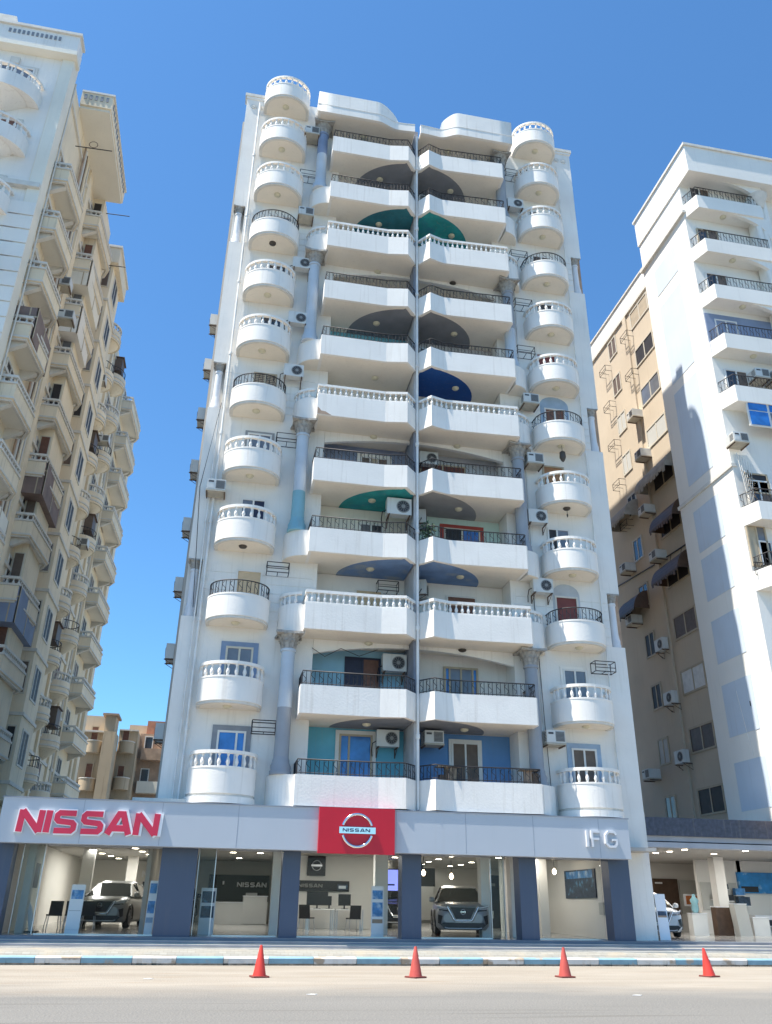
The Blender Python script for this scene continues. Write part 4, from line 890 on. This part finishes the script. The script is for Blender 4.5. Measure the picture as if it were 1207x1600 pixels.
# pendant lamps
t=thing('pendant_lamp',(12.95,32.6,2.9),'glowing pendant bulb near the right end of the showroom','pendant lamp','pendant bulbs')
b=MB(); b.tube([(0,0,.6),(0,0,.12)],.01,'iron',4); obj('cord',b,t,(0,0,0)); b=MB(); b.lathe([(.02,.12),(.07,.05),(.08,-.02),(.03,-.09)],0,0,'pendant_glow',10); obj('bulb',b,t,(0,0,0))
for p,l in (((8.0,33.5,2.78),'glowing pendant bulb above the grey car bonnet, left one'),((9.1,33.5,2.68),'glowing pendant bulb above the grey car bonnet, right one')): c=copy_tree(t); c.location=p; c['label']=l
# ---- signs
b=MB(); word(b,'NISSAN',-5.9,28.50,28.59,3.50,.64,.165,'red_letter',.36,.95,.05)
b2=MB(); word(b2,'NISSAN',-5.915,28.515,28.598,3.48,.68,.215,'letter_white',.345,.922,.05)
t=thing('shop_sign',(-3.7,28.6,3.5),'raised red capital lettering on the left part of the grey fascia','sign'); obj('lettering',b,t); obj('letter_edge',b2,t)
b=MB(); word(b,'IFG',12.62,28.49,28.6,3.56,.52,.07,'letter_grey',.34,1.0); tag(obj('shop_sign',b),'three thin white capital letters at the right end of the fascia','sign')
t=thing('brand_panel',(4.56,28.4,3.1),'bright red square panel with chrome ring emblem in the middle of the fascia','sign')
b=MB(); b.box(3.3,5.82,28.4,28.59,3.12,4.53,'red_panel'); obj('board',b,t)
def emblem(mb,cx,y,cz,r,m='chrome',lm_='letter_navy',txt=True):
    n=40
    for a0,a1 in ((18,162),(198,342)):
        P=[(cx+r*math.cos(R(a0+(a1-a0)*i/20)),cz+r*math.sin(R(a0+(a1-a0)*i/20))) for i in range(21)]
        mb.tube([(x,y,z) for x,z in P],r*.095,m,8)
    mb.box(cx-r*1.2,cx+r*1.2,y-r*.1,y+.01,cz-r*.2,cz+r*.2,m)
    if txt:
        wd_=1.9*r; word(mb,'NISSAN',cx-wd_/2,y-r*.13,y-r*.1,cz-r*.095,r*.2,r*.05,lm_,.36,wd_/(r*.2)/7.2)
b=MB(); emblem(b,4.56,28.37,3.83,.50); obj('emblem',b,t)
# ---- interior signs
b=MB(); b.box(-.05,2.85,44.30,44.38,1.72,2.88,'black_panel'); word(b,'NISSAN',1.32,44.24,44.3,2.36,.2,.05,'letter_white',.4,1.0); b.box(1.75,2.3,44.24,44.3,1.95,2.1,'letter_white'); b.box(.6,.68,44.24,44.3,2.45,2.6,'letter_white'); tag(obj('wall_sign',b),'black wall panel with white capitals behind the white reception desk','sign')
b=MB(); word(b,'NISSA',-3.35,46.5,46.58,2.75,.3,.07,'letter_white',.42,.85); b.box(-3.3,-1.9,46.5,46.59,1.8,2.55,'black_panel'); tag(obj('wall_sign',b),'white capitals over a black panel on the far left showroom wall','sign')
b=MB(); b.box(3.96,4.72,37.5,37.59,2.72,3.48,'black_panel'); emblem(b,4.34,37.47,3.12,.19,'silver','silver',False); tag(obj('wall_sign',b),'black square board with ring emblem above the office desks','sign')
b=MB(); b.box(3.5,5.75,37.5,37.59,2.14,2.54,'black_panel'); word(b,'NISSAN',3.62,37.46,37.5,2.28,.13,.035,'ac_grille',.4,1.1); b.box(5.25,5.68,37.47,37.5,2.2,2.42,'pic_dark'); b.box(5.3,5.6,37.46,37.47,2.25,2.36,'silver'); tag(obj('wall_sign',b),'long black banner with grey capitals above the computer desks','sign')
# ---- furniture
def desk(x0,x1,y0,y1,z,lab,grp='white office desks'):
    t=thing('desk',((x0+x1)/2,y0,z),lab,'desk',grp); b=MB(); b.box(x0,x1,y0,y1,z+.71,z+.75,'desk_white'); obj('tabletop',b,t)
    for x in (x0+.06,x1-.06):
        for y in (y0+.06,y1-.06): b=MB(); b.box(x-.022,x+.022,y-.022,y+.022,z,z+.71,'steel'); obj('leg',b,t)
desk(3.85,4.95,35.9,36.6,FL(36),'white desk under a large monitor, left one of two'); desk(5.0,6.15,35.9,36.6,FL(36),'white desk under a small monitor, right one of two')
t=thing('reception_desk',(1.5,41.5,FL(41.5)),'stepped white reception desk before the black wall panel','desk'); z=FL(41.5)
b=MB(); b.box(.2,2.65,41.5,42.2,z,z+.85,'desk_white'); b.box(1.55,2.62,41.45,42.2,z+.02,z+1.12,'desk_white'); obj('counter',b,t); b=MB(); b.box(.18,1.55,41.45,42.25,z+.85,z+.89,'board_white'); b.box(1.53,2.65,41.4,42.25,z+1.12,z+1.16,'board_white'); obj('countertop',b,t)
def chair(x,y,z,rz,lab,grp):
    t=thing('chair',(x,y,z),lab,'chair',grp,rz)
    b=MB(); b.box(-.23,.23,-.22,.22,.42,.47,'black_plastic'); obj('seat',b,t,(0,0,0)); b=MB(); b.slab_x([(.18,.47),(.26,.9),(.29,.9),(.22,.45)],-.22,.22,'black_plastic'); obj('backrest',b,t,(0,0,0))
    for sx in (-1,1):
        for sy in (-1,1): b=MB(); b.tube([(.2*sx,.19*sy,.43),(.24*sx,.25*sy,0)],.016,'steel',5); obj('leg',b,t,(0,0,0))
    return t
for x,y,rz,l,g in ((-5.3,34.0,200,'black chair with metal legs beside the display board, left one','black chairs by the left wall'),(-4.75,34.4,185,'black chair with metal legs beside the display board, middle one','black chairs by the left wall'),(-4.2,34.7,180,'black chair with metal legs beside the silver car','black chairs by the left wall'),
    (3.75,34.9,150,'black office chair in front of the left desk, turned','office chairs'),(5.55,34.9,190,'black office chair in front of the right desk','office chairs'),(12.25,34.6,185,'black chair in the right bay, beside the slate column','chairs in the right bay'),(12.95,34.9,178,'black chair in the right bay, beside the white wall','chairs in the right bay')): chair(x,y,FL(y),R(rz),l,g)
def monitor(x,y,z,w_,h,lab,grp='desk monitors'):
    t=thing('monitor',(x,y,z),lab,'monitor',grp); b=MB(); b.box(x-w_/2,x+w_/2,y,y+.05,z+.12,z+.12+h,'black_plastic'); obj('screen',b,t); b=MB(); b.box(x-.03,x+.03,y+.02,y+.06,z,z+.14,'black_plastic'); b.box(x-.13,x+.13,y-.08,y+.1,z,z+.015,'black_plastic'); obj('stand',b,t)
zd=FL(36)+.752
monitor(4.28,36.2,zd,.85,.5,'large black monitor on the left desk'); monitor(5.38,36.2,zd,.5,.42,'small black monitor on the right desk'); monitor(4.78,36.3,zd,.18,.34,'narrow black screen between the two monitors')
def standee(x,y,z,h,w_,lab,rows,rz=0,lean=.16,grp='leaning display boards'):
    t=thing('display_board',(x,y,z),lab,'display board',grp,R(rz)); b=MB(); b.slab_x([(0,0),(lean,h),(lean+.03,h),(.03,0)],-w_/2,w_/2,'board_white'); obj('board',b,t,(0,0,0))
    b=MB(); b.tube([(0,lean*.9,h*.9),(0,lean+.45,.02)],.012,'steel',4); obj('stand',b,t,(0,0,0))
    for z0,z1,m in rows:
        y0,y1=lean*z0/h,lean*z1/h; b=MB(); b.add([(-w_*.42,y0-.006,z0),(w_*.42,y0-.006,z0),(w_*.42,y1-.006,z1),(-w_*.42,y1-.006,z1),(-w_*.42,y0-.001,z0),(w_*.42,y0-.001,z0),(w_*.42,y1-.001,z1),(-w_*.42,y1-.001,z1)],[(0,1,2,3),(7,6,5,4),(0,4,5,1),(3,2,6,7)],m); obj('picture',b,t,(0,0,0))
standee(-4.12,30.25,.675,1.42,.42,'white display board with a small car picture, left of the silver car',((1.0,1.26,'pic_blue'),(.66,.67,'surround_grey'),(.12,.125,'surround_grey')))
standee(-1.8,30.25,.675,1.58,.26,'narrow display board with blue pictures beside the wide slate column',((1.2,1.5,'pic_blue'),(.62,.98,'pic_blue'),(.35,.5,'surround_bluelt')),rz=-8)
standee(5.63,30.25,.675,1.55,.42,'display board with stacked blue pictures beside a white pillar',((1.15,1.42,'pic_blue'),(.62,1.05,'pic_blue'),(.42,.54,'plaster_old')),lean=.06)
standee(.0,31.0,.68,1.4,.5,'wide board of pictures behind the glass door, dim',((.95,1.3,'pic_dark'),(.5,.85,'pic_dark')),lean=.05)
standee(16.02,30.25,.68,1.48,.4,'white display board leaning before the white car on the right',((.78,.92,'pic_dark'),(.72,.78,'plaster_old')),lean=.1)
b=MB(); b.slab_y([(-5.98,2.0),(-5.92,1.97),(-5.62,1.35),(-5.48,.72),(-5.62,.70),(-5.75,1.3)],31.5,31.62,'board_white'); b.box(-5.95,-5.35,31.3,31.9,.68,.72,'black_plastic'); tag(obj('information_kiosk',b),'slim curved white kiosk beside the left showroom wall','kiosk')
b=MB(); b.box(-6.3,-6.26,33.4,35.3,2.03,2.86,'pic_dark'); tag(obj('wall_poster',b),'dark blue poster on the left showroom wall','poster')
b=MB(); b.box(-5.0,-4.95,38.6,39.4,1.9,2.6,'wood_dark'); tag(obj('wall_frame',b),'small dark frame on the second interior pillar, left bay','picture frame')
b=MB(); b.box(14.0,14.045,31.3,34.2,2.0,3.0,'pic_dark'); b.box(13.995,14.0,31.5,34.0,2.7,2.95,'pic_blue'); tag(obj('wall_picture',b),'dark engine picture on the white wall of the right bay','picture')
b=MB(); b.box(14.0,14.045,30.75,31.15,1.45,1.85,'int_grey'); tag(obj('notice',b),'small grey notice on the white wall, right bay','notice')
t=thing('television',(12.95,36.0,2.6),'black wall television in the right bay','television'); b=MB(); b.box(12.55,13.25,36.0,36.06,2.55,3.1,'black_plastic'); obj('screen',b,t); b=MB(); b.tube([(13.1,36.1,2.8),(13.6,35.9,3.2)],.03,'black_plastic',5); obj('arm',b,t)
b=MB(); b.box(13.3,13.6,36.15,36.2,1.75,2.15,'lilac'); tag(obj('wall_notice',b),'small lilac notice on the back wall of the right bay','notice')
t=thing('television',(9.0,42,2.6),'black television above the dark grey car','television'); b=MB(); b.box(9.3,10.6,42,42.08,2.5,3.3,'black_plastic'); obj('screen',b,t); b=MB(); b.box(9.9,10.0,42.02,42.1,3.3,3.5,'black_plastic'); obj('mount',b,t)
b=MB(); b.box(11.9,12.9,39.0,39.1,.8,2.95,'black_panel'); word(b,'NISSAN',12.1,38.96,39.0,2.5,.12,.03,'ac_grille',.4,.6); b.box(12.1,12.5,38.96,39.0,1.2,1.5,'int_grey'); tag(obj('wall_sign',b),'tall black panel with grey capitals behind the glass door','sign')
t=thing('video_screen',(7.9,39.5,2.2),'violet glowing screen between the slate columns','screen'); b=MB(); b.box(7.25,8.3,39.5,39.58,2.2,3.15,'black_plastic'); obj('frame',b,t); b=MB(); b.box(7.3,8.25,39.485,39.499,2.25,3.1,'screen_glow'); b.box(7.4,8.1,39.478,39.485,2.45,2.52,'letter_navy'); obj('display',b,t)

# ---- cars
def car(name,x,y,z,rz,paint,lab,cat='car',sc=1.):
    t=thing(name,(x,y,z),lab,cat,'cars in the showrooms',R(rz)); t.scale=(sc,sc,sc)
    # body: rings along the length, each ring a rounded cross-section
    st=[(0.0,.40,.70,.66),(.05,.26,.84,.80),(.18,.20,.93,.88),(.5,.19,.99,.915),(.95,.19,1.03,.92),(1.25,.20,1.06,.915),(2.4,.20,1.06,.92),(3.6,.20,1.07,.92),(4.1,.24,1.05,.89),(4.35,.32,1.0,.80),(4.42,.45,.9,.70)]
    b=MB(); vs=[]
    for (yy,zb,zt,wd_) in st:
        hood=.03 if yy<1.2 else 0
        sec=[(-wd_*.86,zb),(-wd_*.98,zb+.12),(-wd_,(zb+zt)/2-.02),(-wd_*.985,zt-.16),(-wd_*.90,zt-.04),(-wd_*.6,zt+hood),(-wd_*.25,zt+hood*.8),(wd_*.25,zt+hood*.8),(wd_*.6,zt+hood),(wd_*.90,zt-.04),(wd_*.985,zt-.16),(wd_,(zb+zt)/2-.02),(wd_*.98,zb+.12),(wd_*.86,zb)]
        vs+=[(a,yy,c) for a,c in sec]
    n=14; b.add(vs,[(i*n+j,(i+1)*n+j,(i+1)*n+(j+1)%n,i*n+(j+1)%n) for i in range(len(st)-1) for j in range(n)],paint,True); b.add(vs,[tuple(range(n)),tuple(reversed(range((len(st)-1)*n,len(st)*n)))],paint)
    # fender flares
    for yc in (.88,3.55):
        for s in (-1,1):
            pts=[(s*.915,yc+.44*math.cos(R(a)),.36+.42*math.sin(R(a))) for a in range(-10,191,20)]; b.tube(pts,.045,'black_plastic',6)
    # roof
    gh=[(1.95,1.52,.60),(2.4,1.60,.62),(3.2,1.60,.61),(3.9,1.54,.57)]
    vs=[]
    for yy,zz,wd_ in gh: vs+=[(-wd_,yy,zz-.05),(-wd_*.8,yy,zz),(wd_*.8,yy,zz),(wd_,yy,zz-.05)]
    b.add(vs,[(i*4+j,i*4+j+1,(i+1)*4+j+1,(i+1)*4+j) for i in range(3) for j in range(3)],paint,True)
    for s in (-1,1): # pillars
        b.tube([(s*.84,1.12,1.04),(s*.61,1.95,1.48)],.035,paint,5); b.tube([(s*.60,3.95,1.48),(s*.80,4.3,1.02)],.05,paint,5); b.tube([(s*.885,2.55,1.04),(s*.64,2.6,1.52)],.028,'black_plastic',4)
    obj('body',b,t,(0,0,0))
    g=MB(); gl=[(1.12,1.05,.83),(1.93,1.50,.585),(3.92,1.50,.565),(4.3,1.03,.79)]
    q=[(-gl[0][2],gl[0][0],gl[0][1]),(gl[0][2],gl[0][0],gl[0][1]),(gl[1][2],gl[1][0],gl[1][1]),(-gl[1][2],gl[1][0],gl[1][1]),(-gl[3][2],gl[3][0],gl[3][1]),(gl[3][2],gl[3][0],gl[3][1]),(gl[2][2],gl[2][0],gl[2][1]),(-gl[2][2],gl[2][0],gl[2][1])]
    g.add([(a,c,d) for a,c,d in q],[(0,1,2,3)],'car_glass'); obj('windscreen',g,t,(0,0,0))
    g=MB()
    for s in (-1,1):
        P=[(s*.86,1.14,1.04),(s*.89,2.5,1.05),(s*.88,4.2,1.05),(s*.60,3.9,1.5),(s*.61,1.95,1.5)]; g.add(P,[(0,1,2,3,4) if s>0 else (4,3,2,1,0)],'car_glass')
    g.add([(a,c,d) for a,c,d in q[4:]],[(1,0,3,2)],'car_glass'); obj('side_windows',g,t,(0,0,0))
    g=MB(); g.slab_y([(-.42,.88),(-.24,.52),(.24,.52),(.42,.88)],-.03,.1,'black_plastic'); gr=obj('grille',g,t,(0,0,0))
    e=MB(); e.tube([(-.52,-.02,.90),(-.30,-.045,.50),(-.22,-.05,.475),(.22,-.05,.475),(.30,-.045,.50),(.52,-.02,.90)],.032,'chrome',6)
    emblem(e,0,-.05,.745,.075,'chrome','chrome',False); obj('badge',e,gr,(0,0,0))
    for s in (-1,1):
        h=MB(); h.add([(s*.46,-.01,.86),(s*.88,.22,.92),(s*.90,.40,.95),(s*.80,.10,.80),(s*.50,-.02,.79)],[(0,1,2,3,4) if s<0 else (4,3,2,1,0)],'head_glass'); h.tube([(s*.46,-.02,.86),(s*.68,.05,.885),(s*.88,.22,.925),(s*.91,.42,.955)],.018,'letter_white',5); h.tube([(s*.50,-.03,.785),(s*.80,.09,.80)],.015,'black_plastic',4); obj('headlight',h,t,(0,0,0))
        f=MB(); f.add([(s*.68,-.02,.62),(s*.83,.06,.66),(s*.84,.05,.40),(s*.76,-.0,.36)],[(0,1,2,3),(3,2,1,0)],'black_plastic'); obj('air_intake',f,t,(0,0,0))
        m_=MB(); m_.lathe([(.02,-.09),(.1,-.07),(.115,0),(.1,.07),(.03,.09)],0,0,paint,8); m=obj('mirror',m_,t,(s*1.0,1.3,1.12))
    g=MB(); g.slab_y([(-.76,.36),(-.66,.42),(.66,.42),(.76,.36),(.6,.21),(-.6,.21)],-.035,.12,'black_plastic'); g.tube([(-.62,-.04,.27),(-.5,-.055,.25),(.5,-.055,.25),(.62,-.04,.27)],.02,'silver',5); obj('lower_bumper',g,t,(0,0,0))
    g=MB(); g.box(-.26,.26,-.062,-.045,.425,.53,'plate'); obj('number_plate',g,t,(0,0,0))
    for yc in (.88,3.55):
        for s in (-1,1):
            wv=MB(); n=20; rr_=[(.30,-.10),(.345,-.09),(.355,0),(.345,.09),(.30,.10)]
            vs=[(s*.82+c,yc+r_*math.cos(2*PI*j/n),.355+r_*math.sin(2*PI*j/n)) for r_,c in rr_ for j in range(n)]
            wv.add(vs,[(i*n+j,i*n+(j+1)%n,(i+1)*n+(j+1)%n,(i+1)*n+j) for i in range(4) for j in range(n)],'tyre',True); wv.add(vs,[tuple(range(n)),tuple(range(4*n,5*n))],'tyre')
            w_=obj('wheel',wv,t,(0,0,0)); rm=MB(); x_=s*.925
            for k in range(5):
                a=2*PI*k/5; rm.tube([(x_,yc,.355),(x_,yc+.23*math.cos(a),.355+.23*math.sin(a))],.035,'rim',4)
            rm.tube([(x_,yc+.24*math.cos(2*PI*k/16),.355+.24*math.sin(2*PI*k/16)) for k in range(17)],.02,'rim',4); obj('rim',rm,w_,(0,0,0))
    return t
car('parked_car',8.85,31.1,.69,-12,'paint_grey','dark grey crossover car with V-shaped grille, behind the glass in the middle','car',1.05)
car('parked_car',-3.9,35.0,.725,-7,'paint_silver','silver crossover car in the left bay beside the display boards','car',1.03)
car('parked_car',-1.6,42.5,.81,-8,'paint_black','dark car half hidden behind the silver one','car')
car('parked_car',8.0,38.0,.76,-4,'paint_black','black car at the back, half hidden between white pillar and dark grey car','car')
car('parked_car',17.0,32.4,.69,-14,'paint_white','white car half hidden by the white pier on the right','car')

# ================================================================ right-hand shop
rs=thing('open_shop',(22,30,0),'open-fronted right-hand shop under a dark navy stone band','shop')
b=MB(); b.box(15.38,36,29.5,47,.3,.672,'tile'); obj('floor',b,rs)
b=MB(); b.box(15.38,36,30.0,30.5,4.12,4.76,'navy_stone'); obj('stone_band',b,rs)
b=MB(); b.box(15.40,36,30.12,30.55,3.94,4.12,'grey_slat'); b.box(15.40,36,30.06,30.6,3.72,3.90,'grey_slat'); obj('lintel',b,rs)
b=MB(); b.box(15.38,36,30.6,47,3.9,4.1,'int_ceiling'); b.box(15.38,36,30.5,47,4.1,4.72,'pale_side'); obj('ceiling',b,rs)
b=MB(); b.box(15.38,15.42,30.3,47,.67,3.9,'int_wall'); b.box(15.42,25.4,44,44.2,.67,3.9,'int_wall'); b.box(25.4,25.6,40.0,44.2,.67,3.9,'int_wall'); b.box(23.2,36,40.0,40.2,.67,3.9,'int_wall'); obj('interior_wall',b,rs)
b=MB(); b.box(22.75,23.25,37.6,38.1,.67,3.9,'int_wall'); obj('interior_pillar',b,rs); b=MB(); b.box(17.3,17.8,34.5,35.0,.67,3.9,'int_wall'); obj('interior_pillar',b,rs); b=MB(); b.box(16.2,16.9,33.9,34.2,1.0,3.3,'black_panel'); obj('dark_doorway',b,rs)
b=MB(); b.box(22.9,24.3,43.9,43.98,.9,3.15,'wood_dark'); b.box(23.0,23.4,43.86,43.9,2.9,2.98,'letter_white'); obj('door',b,rs)
b=MB(); b.box(24.4,25.39,43.93,43.99,1.5,3.1,'int_grey'); obj('grey_panel',b,rs); b=MB(); b.box(23.3,25.2,39.93,39.99,1.7,2.9,'int_grey'); obj('grey_panel',b,rs)
for i,(x,y) in enumerate(((18.96,35.8),(19.02,34.7),(18.93,33.3),(18.8,32.2),(21.5,33),(21.5,35.4))):
    c=copy_tree(bpy.data.objects['ceiling_light']); c.location=(x,y,3.899); c['label']='round glowing downlight in the right-hand shop ceiling, '+('left line, farthest','left line, second farthest','left line, third farthest','left line, nearest the street','right line, nearest the street','right line, farthest')[i]; c['group']='right-hand shop downlights'
shoplamp(19.5,34.5,3.86,150,.4,4); shoplamp(24.5,35,3.86,170,.4,4); shoplamp(20.5,40,3.86,110,.4,3)
def plinth(x0,x1,y,h,m,lab,lean=0,cat='stand',name='display_stand'):
    b=MB(); b.slab_y([(x0,.672),(x1,.672),(x1-lean,.672+h),(x0-lean,.672+h)],y,y+.4,m); b.box(x0-lean-.02,x1-lean+.02,y-.02,y+.42,.672+h,.70+h,'board_white'); tag(obj(name,b),lab,cat)
plinth(20.7,21.4,36.5,.85,'desk_white','white plinth with a green bottle-like model on it'); plinth(22.1,22.85,36.9,1.12,'wood_dark','dark brown stand leaning by the shop pillar'); plinth(22.7,23.3,36.2,1.25,'int_grey','tall grey tilted stand beside the shop pillar',.12); plinth(23.9,24.7,37.0,.72,'desk_white','low white cabinet at the right edge of the shop')
b=MB(); b.lathe([(.1,0),(.16,.15),(.14,.35),(.2,.5),(.08,.62),(.05,.75)],21.0,36.7,'teal_col',8); o=obj('model_figure',b); o.location=(0,0,1.56); tag(o,'greenish model figure on the white plinth','model')
b=MB(); b.box(23.5,24.4,42.0,42.05,1.85,2.4,'board_white'); b.box(23.6,24.3,41.985,42.0,1.93,2.32,'pic_orange'); b.box(23.9,24.0,42.05,42.2,.7,2.0,'steel'); tag(obj('framed_picture',b),'orange picture in a white frame inside the right-hand shop','picture')
b=MB(); b.box(25.3,28.0,39.85,39.99,2.45,3.38,'pic_sky'); b.box(25.4,26.3,39.83,39.85,2.5,2.75,'black_panel'); tag(obj('wall_poster',b),'large bright blue poster at the right edge of the shop','poster')
b=MB(); b.box(25.6,28.5,39.4,39.9,1.0,1.5,'board_white'); b.box(25.9,28.5,39.37,39.4,1.05,1.3,'black_panel'); tag(obj('low_counter',b),'low white counter with a dark front at the right edge','counter')
for i,(x,z,w_,h,m,l) in enumerate(((24.0,2.6,.5,.22,'pic_dark','small dark product box, topmost of the shelf display'),(23.75,2.15,.4,.28,'pic_dark','dark product box at the left of the shelf display'),(24.3,2.1,.4,.26,'black_panel','black product box in the middle of the shelf display'),(24.85,2.35,.5,.3,'pic_blue','blue product box on the shelf display'),(24.95,1.9,.6,.38,'pic_dark','large dark product box low on the right of the shelf display'))):
    b=MB(); b.box(x,x+w_,39.5,39.75,z,z+h,m); b.box(x-.02,x+w_+.02,39.5,39.93,z-.03,z-.004,'board_white'); tag(obj('product_box',b),l,'box','boxes of the shelf display')
b=MB(); b.box(16.9,17.0,30.62,30.72,3.78,3.88,'black_plastic'); b.lathe([(.09,3.74),(.11,3.80),(.06,3.88)],15.95,30.75,'surround_grey',10); tag(obj('security_camera',b),'small dark dome camera under the right-hand lintel','camera')

# ================================================================ traffic cones
def conemb(m):
    b=MB(); b.lathe([(.165,.035),(.15,.10),(.035,.68),(.028,.70)],0,0,m,16); q=.2; return b
for i,(x,y,m,rz,tilt,lab) in enumerate(((1.40,23.15,'cone_red',10,0,'bright red traffic cone, leftmost of the row on the road'),(5.30,23.1,'cone_dull',30,0,'dull red traffic cone, second from the left, below the red panel'),(9.36,23.3,'cone_dull',5,0,'dull red traffic cone, third from the left'),(13.66,23.6,'cone_red',22,-6,'leaning bright red traffic cone, rightmost of the row'))):
    t=thing('traffic_cone',(x,y,0),lab,'traffic cone','traffic cones along the kerb',R(rz)); b=conemb(m)
    o=obj('cone_body',b,t,(0,0,0)); q=MB(); q.prism([(-.21,-.18),(-.18,-.21),(.18,-.21),(.21,-.18),(.21,.18),(.18,.21),(-.18,.21),(-.21,.18)],.004,.036,'cone_base'); obj('base',q,t,(0,0,0)); o.rotation_euler=(0,R(tilt),R(-rz) if tilt else 0)
# litter on the pavement and road
rl=random.Random(9); 
for i,(x,y,z,lab) in enumerate(((14.2,28.6,.31,'scattered dry leaves and rubbish on the pavement by the white pier'),)):
    b=MB()
    for k in range(60):
        a,c=x+rl.gauss(0,.5),y+rl.gauss(0,.12); s_=rl.uniform(.02,.07); b.add([(a-s_,c,z+.02),(a,c-s_,z+.03),(a+s_,c,z+.04),(a,c+s_,z+.02)],[(0,1,2,3)],rl.choice(['debris','beige_shutter','plant']))
    tag(obj('litter',b),lab,'litter',kind='stuff')
for x,y,lab in ((-1.2,22.6,'small pale scrap on the sandy road, left of the first cone'),(9.0,18.5,'tiny pale scrap on the asphalt right of the middle'),(2.2,18.8,'flat pale scrap on the asphalt near the first cone')):
    b=MB(); b.prism([(x-.11,y),(x+.05,y-.05),(x+.12,y+.02),(x,y+.06)],.004,.012,'cloth_white'); tag(obj('paper_scrap',b),lab,'litter')
